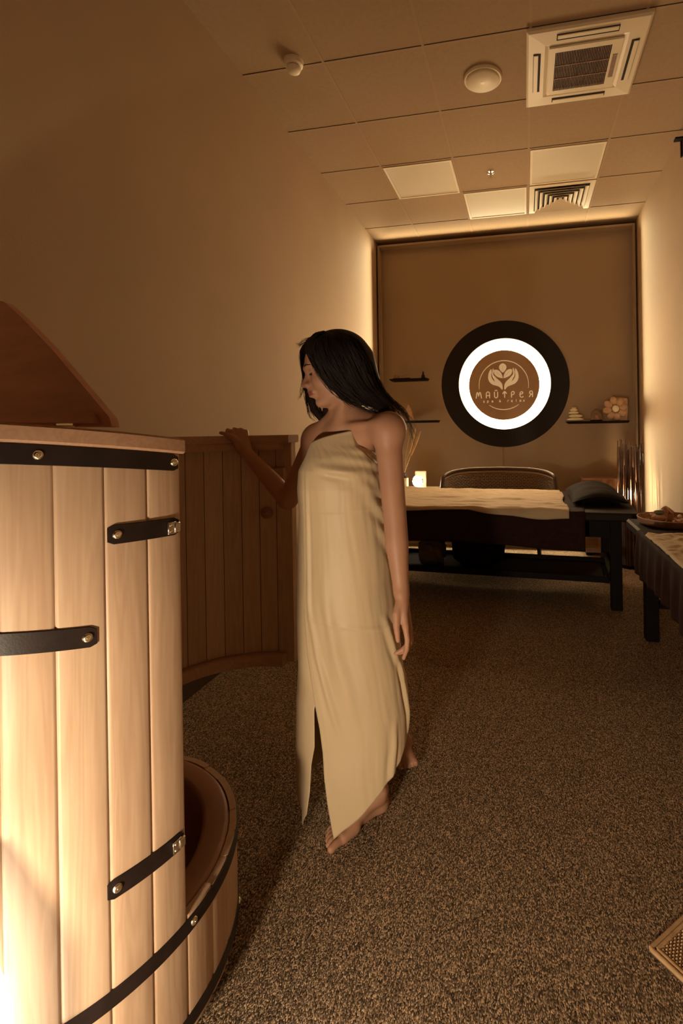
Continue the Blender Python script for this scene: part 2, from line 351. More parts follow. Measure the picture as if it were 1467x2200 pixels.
# ------------------------------------------------------------------ steam barrel
BC = (-1.105, 0.977); BR, BI = 0.41, 0.375
A_J = math.radians(-8.0); A_H = math.radians(121.0); SW = math.radians(10.5)
def ztop(x, y): return 1.258 + 0.13 * max(0.0, 0.93 - y)
barrel = thing('steam_barrel', 'tall round cedar steam barrel with black straps and open curved door', 'steam barrel', (BC[0], BC[1], 0))
def stave(mb, c, a0, a1, z0, z1, ri=BI, ro=BR):
    mb.tone = random.random(); g = 0.0001 / ro; e = 0.0055 / ro; d = 0.0036
    f1 = z1 if callable(z1) else (lambda x, y: z1)
    prof = [(a0 + g, ri), (a0 + g, ro - d), (a0 + g + e * .45, ro - d * .3), (a0 + g + e, ro)] + [(a0 + (a1 - a0) * t, ro) for t in (.35, .5, .65)] + [(a1 - g - e, ro), (a1 - g - e * .45, ro - d * .3), (a1 - g, ro - d), (a1 - g, ri), ((a0 + a1) / 2, ri)]
    k = len(prof); vs = []
    for top in (0, 1):
        for (a, r) in prof:
            x = c[0] + r * math.cos(a); y = c[1] + r * math.sin(a); vs.append((x, y, f1(x, y) if top else z0))
    mb.add(vs, [(i, (i + 1) % k, k + (i + 1) % k, k + i) for i in range(k)] + [tuple(range(k))[::-1], tuple(range(k, 2 * k))])
sb = MB(); nfull = 22; aw = (2 * PI - (A_H - A_J)) / nfull
for i in range(nfull): stave(sb, BC, A_J - (i + 1) * aw, A_J - i * aw, 0.06, ztop)
sb.build('stave_wall', M['cedar'], barrel, 40)
rb = MB(); nr = 12; rw = (A_H - A_J) / nr
for i in range(nr): stave(rb, BC, A_J + i * rw, A_J + (i + 1) * rw, 0.06, 0.300 + 0.006 * random.random(), ri=.3935)
rb.build('base_staves', M['cedar'], barrel, 40)
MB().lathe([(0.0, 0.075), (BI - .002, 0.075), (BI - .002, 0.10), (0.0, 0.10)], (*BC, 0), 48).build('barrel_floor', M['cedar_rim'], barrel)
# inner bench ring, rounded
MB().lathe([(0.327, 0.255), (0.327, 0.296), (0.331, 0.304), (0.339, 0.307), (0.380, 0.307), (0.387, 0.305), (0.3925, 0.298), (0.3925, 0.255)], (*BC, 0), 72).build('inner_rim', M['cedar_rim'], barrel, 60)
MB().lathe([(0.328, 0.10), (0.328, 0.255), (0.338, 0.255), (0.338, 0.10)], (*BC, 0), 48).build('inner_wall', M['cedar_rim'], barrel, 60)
for k in range(4):
    a = PI / 4 + k * PI / 2; MB().box((BC[0] + .27 * math.cos(a), BC[1] + .27 * math.sin(a), 0.03), (0.10, 0.06, 0.062), a).build('foot_block', M['dark_wood'], barrel)
tbm = MB(); tbm.tone = .55
tbm.arc(BC, 0.345, 0.424, ztop, lambda x, y: ztop(x, y) + .031, A_J - (2 * PI - (A_H - A_J)), A_J - .002, 60, 0.004)
tbm.build('top_rim', M['cedar_h'], barrel, 40)
MB().arc(BC, 0.0, 0.40, lambda x, y: ztop(x, y) + .006, lambda x, y: ztop(x, y) + .026, math.radians(180), math.radians(350), 30).build('top_panel', M['lid_wood'], barrel)
def rivet(parent, c, a, z, r=0.0085, ro=BR):
    n = np.array([math.cos(a), math.sin(a), 0]); t = np.array([-math.sin(a), math.cos(a), 0]); R = np.stack([t, np.array([0, 0, 1.0]), n], 1)
    return MB().lathe([(0, .0055), (r * .25, .0054), (r * .3, .0042), (r * .5, .0046), (r * .85, .003), (r, 0), (r, -.003), (0, -.003)], np.array([c[0] + ro * n[0], c[1] + ro * n[1], z]), 16, R).build('rivet', M['metal'], parent, 50)
def strap(name, a0, a1, zc, h=0.036, dz=0.0, th=0.0030, r=BR + .0003, rivets=(), zfun=None, ends=(True, True), parent=barrel):
    """leather strap lying on the staves; rounded ends"""
    mb = MB(); n = max(8, int(abs(a1 - a0) * 40)); vs = []
    zf = zfun if zfun else (lambda a: zc + dz * (a - a0) / (a1 - a0))
    for i in range(n + 1):
        t = i / n; a = a0 + (a1 - a0) * t; hh = h / 2
        de = min(t if ends[0] else 1, (1 - t) if ends[1] else 1) * abs(a1 - a0) * r
        if de < 0.008: hh *= 0.72 + 0.28 * (de / 0.008)
        for (rr, s_) in ((r, -1), (r + th, -1), (r + th, 1), (r, 1)):
            q = hh - (0.0008 if rr > r else 0); vs.append((BC[0] + rr * math.cos(a), BC[1] + rr * math.sin(a), zf(a) + s_ * q))
    fs = [(i * 4 + j, (i + 1) * 4 + j, (i + 1) * 4 + (j + 1) % 4, i * 4 + (j + 1) % 4) for i in range(n) for j in range(4)] + [(0, 3, 2, 1), tuple(n * 4 + j for j in range(4))]
    o = mb.add(vs, fs).build(name, M['leather'], parent, 40)
    for a in rivets: rivet(o, BC, a, zf(a), ro=r + th)
    return o
rad = math.radians
ts = strap('hoop', rad(-9.2), rad(-170), 1.24, 0.035, rivets=(rad(-10.6), rad(-42.2), rad(-80), rad(-120)), zfun=lambda a: ztop(0, BC[1] + BR * math.sin(a)) - 0.0185)
strap('hoop', 0, 2 * PI, 0.283, 0.031, rivets=(rad(-6.0), rad(60)), ends=(False, False))
strap('hoop', 0, 2 * PI, 0.086, 0.029, rivets=(rad(30),), ends=(False, False))
def latch(parent, a, z):
    n = np.array([math.cos(a), math.sin(a), 0]); t = np.array([-math.sin(a), math.cos(a), 0]); R = np.stack([t, n, np.array([0, 0, 1.0])], 1)
    c = np.array([BC[0], BC[1], z]) + n * (BR + .006)
    mb = MB(); mb.box(c, (.020, .004, .024), R=R, bev=.0015); mb.box(c + t * .0105 + n * .001, (.014, .0075, .020), R=R, bev=.003)
    for s_ in (-1, 1): mb.lathe([(0, .003), (.003, .002), (.0035, 0)], c + n * .002 + np.array([0, 0, s_ * .006]) - t * .004, 10, np.stack([t, np.array([0, 0, 1.0]), n], 1))
    return mb.build('latch', M['chrome'], parent, 40)
s1 = strap('strap', rad(-9.2), rad(-28.6), 1.113, 0.036, dz=.006, rivets=(rad(-26.4),)); latch(s1, rad(-11.9), 1.112)
s2 = strap('strap', rad(-9.2), rad(-29.8), 0.474, 0.036, dz=.004, rivets=(rad(-27.6),)); latch(s2, rad(-11.9), 0.474)
s3 = strap('strap', rad(-31.2), rad(-75), 0.943, 0.037, dz=.05, rivets=(rad(-33.2), rad(-72)))
# door, hinged at the far jamb and swung wide open: we look at its hollow inside
DC = (-1.02, 1.61)
door = MB(); a0, a1 = rad(83.0), rad(217.0); nd = 12; dw = (a1 - a0) / nd
for i in range(nd): stave(door, DC, a0 + i * dw, a0 + (i + 1) * dw, 0.325, 1.258)
# inner faces show seams too
door = door.build('door', M['cedar'], barrel, 40)
dl = MB(); dl.tone = .4
dl.arc(DC, 0.348, 0.424, 1.258, 1.290, a0 - .012, a1, 48, .004); dl.build('door_rail', M['cedar_h'], door, 40)
dl = MB(); dl.tone = .4
dl.arc(DC, 0.335, 0.376, 0.318, 0.365, a0 + rad(5.5), a1 - rad(5), 44, .008); dl.build('door_batten', M['cedar_h'], door, 50)
dl = MB(); dl.tone = .4
dl.arc(DC, 0.340, 0.376, 1.228, 1.258, a0 + rad(5.5), a1 - rad(5), 44, .006); dl.build('door_batten', M['cedar_h'], door, 50)
sm = MB()
for i in range(1, nd):
    a = a0 + i * dw; n = np.array([math.cos(a), math.sin(a)]); 
    R = np.array([[n[0], -n[1], 0], [n[1], n[0], 0], [0, 0, 1.0]])
    sm.box((DC[0] + .3755 * n[0], DC[1] + .3755 * n[1], .795), (.0022, .0022, .86), R=R)
sm.build('seam', M['gap'], door)
ka = rad(99); kn = -np.array([math.cos(ka), math.sin(ka), 0]); kt = np.array([math.sin(ka), -math.cos(ka), 0]); kR = np.stack([kt, np.array([0, 0, 1.0]), kn], 1)
MB().lathe([(.008, 0), (.010, .014), (.020, .018), (.026, .026), (.024, .036), (.012, .041), (0, .042)], (DC[0] + .375 * math.cos(ka), DC[1] + .375 * math.sin(ka), 0.962), 20, kR).build('door_knob', M['brown_wood'], door, 50)
MB().box((DC[0] + .364 * math.cos(rad(91)), DC[1] + .364 * math.sin(rad(91)), 1.115), (.055, .024, .075), rad(1), bev=.004).build('door_block', M['cedar_h'], door, 40)
# raised half lid with its batten and hinge
lx, ly, lz = -0.905, 0.955, 1.320
lid_poly = [(-.012, 0), (-.003, .02), (.078, .09), (.192, .187), (.30, .27), (.36, .31), (.42, .325), (.48, .31), (.54, .262), (.64, .165), (.71, .09), (.765, .02), (.77, 0)]
tl = rad(6); U = np.array([-1, .10, 0.02]); U /= np.linalg.norm(U); V = np.array([0.0, math.sin(tl), math.cos(tl)]); Wn = np.cross(U, V); Wn = Wn if Wn[1] > 0 else -Wn
lo = np.array([lx, ly, lz])
lid = MB().prism(lid_poly, lo, U, V, Wn, .02).build('lid', M['lid_wood'], barrel)
MB().prism([(.022, .006), (.042, .030), (.72, .030), (.74, .006)], lo - Wn * .018, U, V, Wn, .018).build('lid_batten', M['lid_wood'], lid)
hb = MB(); hc = lo + U * .115 - V * .006 - Wn * .012
hb.tube([hc - U * .028, hc + U * .028], .0065, 12); hb.box(hc + V * .012 + Wn * .004, (.05, .004, .022), R=np.stack([U, Wn, V], 1))
hb.build('hinge', M['metal'], lid, 40)

# ------------------------------------------------------------------ lamps on the near left side
fx_, fy_ = -0.832, 0.563
fl = thing('floor_lamp', 'glowing white paper lantern standing low beside the barrel at the left edge', 'lamp', (fx_, fy_, 0))
MB().lathe([(0, 0), (.07, 0), (.07, .02), (.02, .03), (.012, .05), (.012, .10), (0, .10)], (fx_, fy_, 0), 28).build('base', M['dark_wood'], fl, 40)
MB().lathe([(0, .635), (.022, .63), (.036, .595), (.070, .495), (.084, .43), (.086, .38), (.084, .12), (.078, .10), (0, .10)], (fx_, fy_, 0), 40).build('lamp_shade', M['shade'], fl, 60)
# key lamp added out of view beside the camera for the low front light; its dark shade keeps the light off the ceiling
KX, KY, KZ = -.62, -.26, .50
kl = thing('added_key_lamp', 'added low lamp with a dark shade, out of view at left, lighting the near floor', 'lamp', (KX, KY, 0))
MB().lathe([(0, 0), (.13, 0), (.13, .015), (.02, .03), (.013, .05), (.013, KZ - .11), (.022, KZ - .10), (.022, KZ - .068), (0, KZ - .068)], (KX, KY, 0), 28).build('pole', M['dark_wood'], kl, 40)
MB().ell((KX, KY, KZ), .07, 20, 14).build('bulb', M['key_bulb'], kl, 180)
MB().lathe([(.17, KZ + .125), (.11, KZ + .30), (0, KZ + .30), (0, KZ + .294), (.106, KZ + .294), (.166, KZ + .125)], (KX, KY, 0), 36).build('lamp_shade', M['black'], kl, 40)

# ------------------------------------------------------------------ ceiling fittings
def ceil_light(x0, x1, y0, y1, label):
    t = thing('ceiling_light', label, 'ceiling light', ((x0 + x1) / 2, (y0 + y1) / 2, ZC), 'square panel lights in the ceiling grid')
    fr = MB(); w_ = .018
    for (a, b, c, d) in ((x0, x1, y0, y0 + w_), (x0, x1, y1 - w_, y1), (x0, x0 + w_, y0 + w_, y1 - w_), (x1 - w_, x1, y0 + w_, y1 - w_)):
        fr.box(((a + b) / 2, (c + d) / 2, ZC - .005), (b - a, d - c, .008))
    fr.build('frame', M['white_plastic'], t)
    MB().box(((x0 + x1) / 2, (y0 + y1) / 2, ZC - .003), (x1 - x0 - 2 * w_, y1 - y0 - 2 * w_, .004)).build('diffuser', M['diffuser'], t)
i_ = .014
ceil_light(GX - 1.2 + i_, GX - .6 - i_, GY + 1.2 + i_, GY + 1.8 - i_, 'square ceiling light on the left, nearest the left wall')
ceil_light(GX - .6 + i_, GX - i_, GY + 1.8 + i_, GY + 2.4 - i_, 'square ceiling light touching the slatted air vent, nearest the rear panel')
ceil_light(GX + i_, GX + .6 - i_, GY + 1.2 + i_, GY + 1.8 - i_, 'square ceiling light on the right, in front of the slatted air vent')

# air conditioner cassette
ac = thing('air_conditioner', 'square white ceiling air conditioner with a dark slatted grille', 'air conditioner', (0.372, 3.128, ZC))
ax, ay, ah = 0.372, 3.128, 0.328
am = MB()
def frus(mb, h0, z0, h1, z1):
    vs = [(ax + sx * h, ay + sy * h, z) for h, z in ((h0, z0), (h1, z1)) for sx, sy in ((-1, -1), (1, -1), (1, 1), (-1, 1))]
    mb.add(vs, [(i, (i + 1) % 4, 4 + (i + 1) % 4, 4 + i) for i in range(4)])
frus(am, ah, ZC, ah, ZC - .022); frus(am, ah, ZC - .022, ah - .012, ZC - .030); frus(am, ah - .012, ZC - .030, .225, ZC - .034); frus(am, .225, ZC - .034, .205, ZC - .028)
frus(am, .205, ZC - .028, .20, ZC - .028)
am.build('panel', M['white_plastic'], ac)
gr = MB(); z_ = ZC - .036
for (x0, x1, y0, y1) in ((-.20, -.165, -.20, .20), (.145, .20, -.20, .20), (-.165, .145, -.20, -.165), (-.165, .145, .165, .20)):
    gr.box((ax + (x0 + x1) / 2, ay + (y0 + y1) / 2, z_), (x1 - x0, y1 - y0, .012))
gr.build('grille_frame', M['white_plastic'], ac)
MB().box((ax - .01, ay, ZC - .018), (.33, .35, .01)).build('filter', M['dark_void'], ac)
sl = MB()
for k in range(33): sl.box((ax - .158 + k * .0092, ay, z_ - .001), (.0032, .33, .008))
sl.build('grille_slats', M['brown_wood'], ac)
sl = MB()
for y in (-.055, .055): sl.box((ax - .01, ay + y, z_ - .0055), (.31, .006, .004))
sl.build('grille_bars', M['brown_wood'], ac)
MB().box((ax + .172, ay + .01, z_ - .0065), (.026, .19, .003)).build('badge', M['brown_wood'], ac)
for dx, dy, lx_, ly_ in ((0, -.268, .33, .042), (0, .268, .33, .042), (-.268, 0, .042, .33), (.268, 0, .042, .33)):
    MB().box((ax + dx, ay + dy, ZC - .0315), (lx_, ly_, .006)).build('outlet', M['dark_void'], ac)
    sx = .004 if dx else 0; sy = .004 if dy else 0
    MB().box((ax + dx + (.006 if dx > 0 else -.006 if dx < 0 else 0), ay + dy + (.006 if dy > 0 else -.006 if dy < 0 else 0), ZC - .037), (lx_ * (.62 if dx else .97), ly_ * (.62 if dy else .97), .006), bev=.002).build('louver', M['white_plastic'], ac)

# smoke detector, round fitting, sprinkler, vent
sd = thing('smoke_detector', 'small domed white smoke detector on the ceiling near the left wall', 'smoke detector', (-1.30, 2.755, ZC))
Rdn = np.diag([1, -1, -1.0])
MB().lathe([(0, 0), (.056, 0), (.056, .012), (.052, .030), (.044, .036), (0, .036)], (-1.30, 2.755, ZC), 32, Rdn).build('base', M['white_plastic'], sd, 40)
MB().lathe([(.036, .034), (.036, .044), (0, .044)], (-1.30, 2.755, ZC), 32, Rdn).build('slot', M['dark_void'], sd, 40)
MB().lathe([(.041, .042), (.041, .052), (.034, .066), (.018, .073), (0, .074)], (-1.30, 2.755, ZC), 32, Rdn).build('sensor_head', M['white_plastic'], sd, 50)
rf = thing('access_point', 'flat round white ceiling disc with a small bright centre between detector and air conditioner', 'access point', (-.222, 3.135, ZC))
MB().lathe([(0, 0), (.117, 0), (.118, .010), (.114, .018), (.108, .019), (.104, .016), (0, .016)], (-.222, 3.135, ZC), 48, Rdn).build('body', M['white_plastic'], rf, 40)
MB().lathe([(.100, .016), (.100, .026), (.094, .031), (0, .033)], (-.222, 3.135, ZC), 48, Rdn).build('cover', M['white_plastic'], rf, 40)
MB().lathe([(.013, .030), (.013, .0345), (0, .035)], (-.222, 3.135, ZC), 20, Rdn).build('indicator', M['logo'], rf, 40)
sp = thing('sprinkler', 'small metal sprinkler head between two ceiling lights', 'sprinkler', (-.25, 4.30, ZC))
MB().lathe([(0, 0), (.034, 0), (.032, .005), (.014, .010), (0, .010)], (-.25, 4.30, ZC), 24, Rdn).build('rosette', M['chrome'], sp, 50)
MB().lathe([(.010, .008), (.008, .03), (.006, .046), (.016, .05), (.016, .053), (0, .053)], (-.25, 4.30, ZC), 16, Rdn).build('nozzle', M['chrome'], sp, 50)
av = thing('air_vent', 'square slatted air vent of nested frames in the ceiling', 'air vent', (.365, 4.905, ZC))
vx, vy = .365, 4.908
MB().box((vx, vy, ZC - .003), (.50, .50, .004)).build('void', M['dark_void'], av)
def ringframe(mb, h, w_, z0, z1, slope=0.0):
    o_, i2 = h, h - w_; vs = []
    for hh, z in ((o_, z0), (i2, z1)):
        vs += [(vx + sx * hh, vy + sy * hh, z) for sx, sy in ((-1, -1), (1, -1), (1, 1), (-1, 1))]
    vs += [(a, b, c + .003) for a, b, c in vs]
    fs = []
    for i in range(4):
        j = (i + 1) % 4; fs += [(i, j, 4 + j, 4 + i), (8 + i, 8 + j, 12 + j, 12 + i), (i, j, 8 + j, 8 + i), (4 + i, 4 + j, 12 + j, 12 + i)]
    mb.add(vs, fs)
fm = MB(); ringframe(fm, .288, .045, ZC - .008, ZC - .010); fm.build('frame', M['white_plastic'], av)
for k in range(5):
    fm = MB(); ringframe(fm, .235 - .044 * k, .028, ZC - .030, ZC - .010); fm.build('vane', M['white_plastic'], av)
MB().box((vx, vy, ZC - .014), (.03, .03, .006)).build('vane', M['white_plastic'], av)
# curtain rail end, high on the right wall
tag(MB().box((XR - .03, 4.02, 3.43), (.06, .05, .012)).box((XR - .006, 4.045, 3.37), (.012, .02, .12)).build('wall_bracket', M['dark_wood']), 'small dark bracket high on the right wall at the frame edge', 'bracket')

# ------------------------------------------------------------------ round lit sign on the rear panel
SCX, SCZ = -0.214, 1.797
sg = thing('sign', 'large round black wall sign with a glowing ring and lotus hands emblem', 'sign', (SCX, YB, SCZ))
RF = np.array([[1, 0, 0], [0, 0, -1.0], [0, 1.0, 0]])          # lathe axis towards the room (-y)
def flat(x, z, y): return np.array([SCX + x, y, SCZ + z])
YD = YB - .055
MB().lathe([(.40, 0), (.692, 0), (.695, .006), (.695, .049), (.690, .055), (.500, .055), (.496, .050), (.496, .012)], (SCX, YB, SCZ), 96, RF).build('disc', M['black'], sg, 40)
MB().lathe([(.36, .010), (.496, .010), (.496, .030), (.490, .040), (.39, .040), (.384, .030), (.36, .030)], (SCX, YB, SCZ), 96, RF).build('ring_light', M['ring'], sg, 40)
MB().lathe([(0, .046), (.381, .046), (.384, .049), (.384, .056), (.381, .059), (0, .059)], (SCX - .003, YB, SCZ - .014), 96, RF).build('logo_disc', M['logo_disc'], sg, 40)
LY = YB - .059; Sx = .001068
def lp(u, v): return ((u - 706) * Sx - .003, -(v - 705) * Sx - .014)
def flat_poly(mb, pts, t=.003): mb.prism(pts, (SCX, LY, SCZ), (1, 0, 0), (0, 0, 1), (0, -1, 0), t)
def smooth_poly(pts, n=4):
    k = len(pts); out = []
    for i in range(k):
        p0, p1, p2, p3 = (np.array(pts[(i + d) % k], float) for d in (-1, 0, 1, 2))
        for j in range(n):
            t = j / n; out.append(tuple(.5 * ((2 * p1) + (p2 - p0) * t + (2 * p0 - 5 * p1 + 4 * p2 - p3) * t * t + (3 * p1 - p0 - 3 * p2 + p3) * t ** 3)))
    return out
def leaf(tip, base, wd, n=10):
    tip, base = np.array(tip, float), np.array(base, float); d = base - tip; q = np.array([-d[1], d[0]]); q /= np.linalg.norm(q); L1, L2 = [], []
    for i in range(n + 1):
        t = i / n; ww = wd * math.sin(PI * t ** .8) ** .8 if 0 < t < 1 else 0
        L1.append(tip + d * t + q * ww); L2.append(tip + d * t - q * ww)
    return [tuple(p) for p in L1] + [tuple(p) for p in L2[1:-1][::-1]]
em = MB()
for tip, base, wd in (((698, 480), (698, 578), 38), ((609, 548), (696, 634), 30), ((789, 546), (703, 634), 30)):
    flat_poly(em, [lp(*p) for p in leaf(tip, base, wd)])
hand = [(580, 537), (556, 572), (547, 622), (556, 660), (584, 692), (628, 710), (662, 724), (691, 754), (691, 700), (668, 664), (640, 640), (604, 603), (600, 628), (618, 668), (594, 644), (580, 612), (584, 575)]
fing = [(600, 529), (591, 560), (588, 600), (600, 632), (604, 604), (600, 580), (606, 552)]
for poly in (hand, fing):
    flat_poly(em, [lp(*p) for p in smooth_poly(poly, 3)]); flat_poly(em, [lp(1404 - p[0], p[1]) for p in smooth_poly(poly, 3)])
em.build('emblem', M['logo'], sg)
vn = MB()
for a, b in (((698, 500), (698, 560)), ((630, 566), (690, 624)), ((768, 566), (709, 624))):
    p, q = lp(*a), lp(*b); vn.tube([flat(p[0], p[1], LY - .0032), flat(q[0], q[1], LY - .0032)], .0011, 6)
vn.build('leaf_veins', M['logo_disc'], sg)
ar = MB()
for b0, b1 in ((-9, 189), (233, 307)):
    pts = []
    for i in range(49):
        t = math.radians(b0 + (b1 - b0) * i / 48); pts.append(flat(*lp(704 + 251 * math.cos(t), 706 - 251 * math.sin(t)), LY - .001))
    ar.tube(pts, [.0015 + .0035 * math.sin(PI * i / 48) ** .5 for i in range(49)], 8)
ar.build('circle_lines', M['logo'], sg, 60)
def bez(*pts, n=10): return [pts[0]] if len(pts) < 2 else [tuple(sum(np.array(p) * math.comb(len(pts) - 1, k) * (t ** k) * ((1 - t) ** (len(pts) - 1 - k)) for k, p in enumerate(pts))) for t in np.linspace(0, 1, n)]
G = {'М': [[(0, 0)] + bez((.12, .75), (.22, 1.15), (.36, .95), (.40, .35)) + bez((.44, .35), (.56, 1.15), (.72, 1.15), (.78, .9), (.90, 0))],
     'А': [bez((0, 0), (0, .5), (0, .75)) + bez((.02, .78), (.08, 1.05), (.42, 1.12), (.55, .8)) + [(.55, 0)], [(0.02, .42), (.55, .42)]],
     'Й': [[(0, 1), (0, .3)] + bez((0, .28), (.08, -.05), (.45, -.05), (.52, .28)) + [(.52, 1)], bez((.08, 1.28), (.26, 1.08), (.44, 1.28))],
     'Т': [bez((0, .62), (.1, .9), (.28, 1.0)) + [(.3, 1.0)] + bez((.32, 1.0), (.5, .9), (.6, .62)), [(.3, 1), (.3, 0)]],
     'Р': [[(0, 0), (0, .75)] + bez((0, .78), (.1, 1.1), (.55, 1.1), (.55, .72), (.5, .4), (.05, .45))],
     'Е': [bez((.05, .52), (.5, .5), (.62, .72), (.4, 1.1), (-.02, 1.0), (-.02, .5)) + bez((-.02, .5), (-.02, -.1), (.3, -.05), (.55, .12))],
     'Я': [[(.55, 0), (.55, .75)] + bez((.55, .8), (.45, 1.1), (0, 1.1), (0, .72), (.05, .42), (.5, .45)), [(.3, .44), (0.02, 0)]]}
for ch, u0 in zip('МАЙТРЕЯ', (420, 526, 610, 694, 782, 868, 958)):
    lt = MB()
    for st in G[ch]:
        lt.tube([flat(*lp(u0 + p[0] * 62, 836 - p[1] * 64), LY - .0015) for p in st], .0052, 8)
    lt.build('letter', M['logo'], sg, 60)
SM = {'s': [bez((.8, .85), (.5, 1.1), (.05, 1.0), (.1, .7), (.4, .55)) + bez((.5, .5), (.95, .4), (.8, -.05), (.4, -.05), (.05, .15))],
      'p': [[(.1, 1), (.1, -.5)], bez((.1, .9), (.6, 1.2), (1.0, .8), (.95, 0), (.4, -.15), (.1, .15))],
      'a': [bez((.1, .9), (.5, 1.15), (.85, .95), (.85, .5)) + [(.85, 0)], bez((.85, .6), (.2, .7), (-.1, .3), (.1, -.1), (.6, -.05), (.85, .25))],
      '&': [bez((1.0, 0), (.5, .6), (.1, 1.0), (.2, 1.5), (.8, 1.5), (.75, 1.1), (.3, .8)) + bez((.3, .8), (-.1, .5), (0, -.1), (.6, -.1), (1.0, .55))],
      'r': [[(.15, 0), (.15, 1)], bez((.15, .6), (.3, 1.05), (.7, 1.0))],
      'e': [bez((.1, .5), (.9, .5), (.95, 1.05), (.3, 1.2), (.02, .8), (.05, .4)) + bez((.05, .4), (.1, -.15), (.7, -.1), (.85, .15))],
      'l': [[(.3, 0), (.3, 1.5)]], 'x': [[(.05, 0), (.85, 1)], [(.05, 1), (.85, 0)]]}
for ch, u0 in zip('spa&relax', (492, 533, 577, 655, 740, 778, 822, 860, 897)):
    st2 = MB()
    for st in SM[ch]: st2.tube([flat(*lp(u0 + p[0] * 20, 880 - p[1] * 18), LY - .001) for p in st], .0030, 6)
    st2.build('small_letter', M['logo'], sg, 60)
MB().tube([(SCX - .02, YB - .012, SCZ - .69), (SCX - .021, YB - .012, .55), (SCX - .021, YB - .012, .06)], .011, 10).build('cable_duct', M['panel'], sg, 60)

# ------------------------------------------------------------------ wall shelves with their things
def shelf(x0, x1, z, label, d=.13):
    t = MB()
    t.prism([(x0, .012), (x0 + .018, .014), (x1 - .018, .014), (x1, .012), (x1 - .018, -.012), (x0 + .03, -.012)], (0, YB - d, z), (1, 0, 0), (0, 0, 1), (0, 1, 0), d)
    return tag(t.build('wall_shelf', M['dark_wood']), label, 'shelf', 'thin dark shelves on the rear panel')
zU, zL, zR = 1.872, 1.398, 1.356
shelf(-1.50, -1.055, zU, 'thin dark wall shelf holding the incense holder, upper left of the sign')
shelf(-1.36, -0.935, zL, 'thin dark wall shelf at lower left of the sign, behind the woman\'s hair')
shelf(0.432, 1.07, zR, 'thin dark wall shelf holding the stacked stones, right of the sign')
YS = YB - .065
ih = thing('incense_holder', 'dark incense tray with a slanted stick on the upper left shelf', 'incense holder', (-1.35, YS, zU + .014))
MB().box((-1.365, YS, zU + .020), (.20, .05, .012), bev=.003).build('tray', M['dark_wood'], ih)
MB().tube([(-1.44, YS, zU + .030), (-1.27, YS, zU + .068)], .0022, 6).build('incense_stick', M['brown_wood'], ih)
tag(MB().box((-1.425, YS, zU + .044), (.055, .04, .03), R=np.array([[.97, 0, .24], [0, 1, 0], [-.24, 0, .97]]), bev=.004).build('small_box', M['brown_wood']), 'small tilted brown box lying on the incense tray', 'box')
tag(MB().lathe([(.024, 0), (.026, .012), (.018, .018), (.022, .03), (.012, .042), (.010, .05), (.013, .056), (.008, .068), (.004, .08), (0, .086)], (-1.115, YS, zU + .0142), 20).build('figurine', M['black'], None, 60), 'small black seated figurine on the upper left shelf', 'figurine')
g_ = 'pale wooden blocks on the lower left shelf'
tag(MB().box((-1.365, YS + .03, zL + .014 + .045), (.05, .05, .09), rz=.2, bev=.004).build('wooden_block', M['carved']), 'darker upright wooden block on the lower left shelf beside hair', 'block', g_)
tag(MB().prism([(0, 0), (.11, 0), (.075, .13), (.05, .185), (.015, .10)], (-1.335, YS - .03, zL + .0145), (1, 0, 0), (0, 0, 1), (0, 1, 0), .05).build('wooden_ornament', M['carved']), 'pale wedge shaped wooden ornament on the lower left shelf seen through hair', 'ornament', g_)
# zen stones
z = zR + .0145; sl_ = [(.090, .019, .044), (.070, .019, .040), (.052, .0165, .036), (.040, .0135, .030), (.025, .009, .020)]
nm = ['largest flat pale stone at the bottom of the stack on the right shelf', 'second flat pale stone from the bottom of the stack', 'middle pale stone of the five stone stack', 'fourth pale stone up in the stack, under the smallest', 'smallest pale stone on top of the stack on the shelf']
xo = [0, .004, -.018, -.016, -.013]
for k, (a, b, c) in enumerate(sl_):
    tag(MB().ell((.532 + xo[k], YS, z + b), (a, c, b), 20, 12).build('stone', M['stone'], None, 180), nm[k], 'stone', 'stack of pale stones'); z += 2 * b - .001
gj = thing('glass_cloche', 'small glass dome on a dark base between stones and carved flower', 'glass dome', (.745, YS, zR + .0145))
MB().lathe([(0, 0), (.062, 0), (.062, .012), (0, .012)], (.745, YS, zR + .0145), 24).build('base', M['dark_wood'], gj, 40)
MB().lathe([(.054, .012), (.055, .07), (.046, .098), (.025, .110), (0, .112)], (.745, YS, zR + .0145), 28).build('dome', M['glass'], gj, 60)
MB().lathe([(0, .012), (.022, .012), (.020, .04), (.010, .060), (0, .062)], (.745, YS, zR + .0145), 16).build('candle', M['rose'], gj, 60)
# carved flower block
cf = thing('carved_flower', 'carved wooden flower ornament leaning on the right shelf', 'ornament', (.965, YS, zR + .0145))
fx, fz = .945, zR + .0145 + .125
MB().prism([(-.03, -.124), (.105, -.124), (.115, -.02), (.112, .105), (.02, .118), (-.04, .09)], (fx, YS - .01, fz), (1, 0, 0), (0, 0, 1), (0, 1, 0), .05).build('block', M['carved'], cf)
for k in range(8):
    a = k * PI / 4 + .2; c_ = np.array([fx - .01 + .083 * math.cos(a), YS - .02, fz + .083 * math.sin(a)])
    R = np.stack([np.array([math.cos(a), 0, math.sin(a)]), np.array([0, -1.0, 0]), np.array([-math.sin(a), 0, math.cos(a)])], 1)
    pt = MB(); pt.ell(c_, (.046, .018, .036), 14, 10, R); pt.build('petal', M['carved'], cf, 180)
MB().ell((fx - .01, YS - .034, fz), (.036, .016, .036), 18, 10).build('flower_centre', M['stone'], cf, 180)

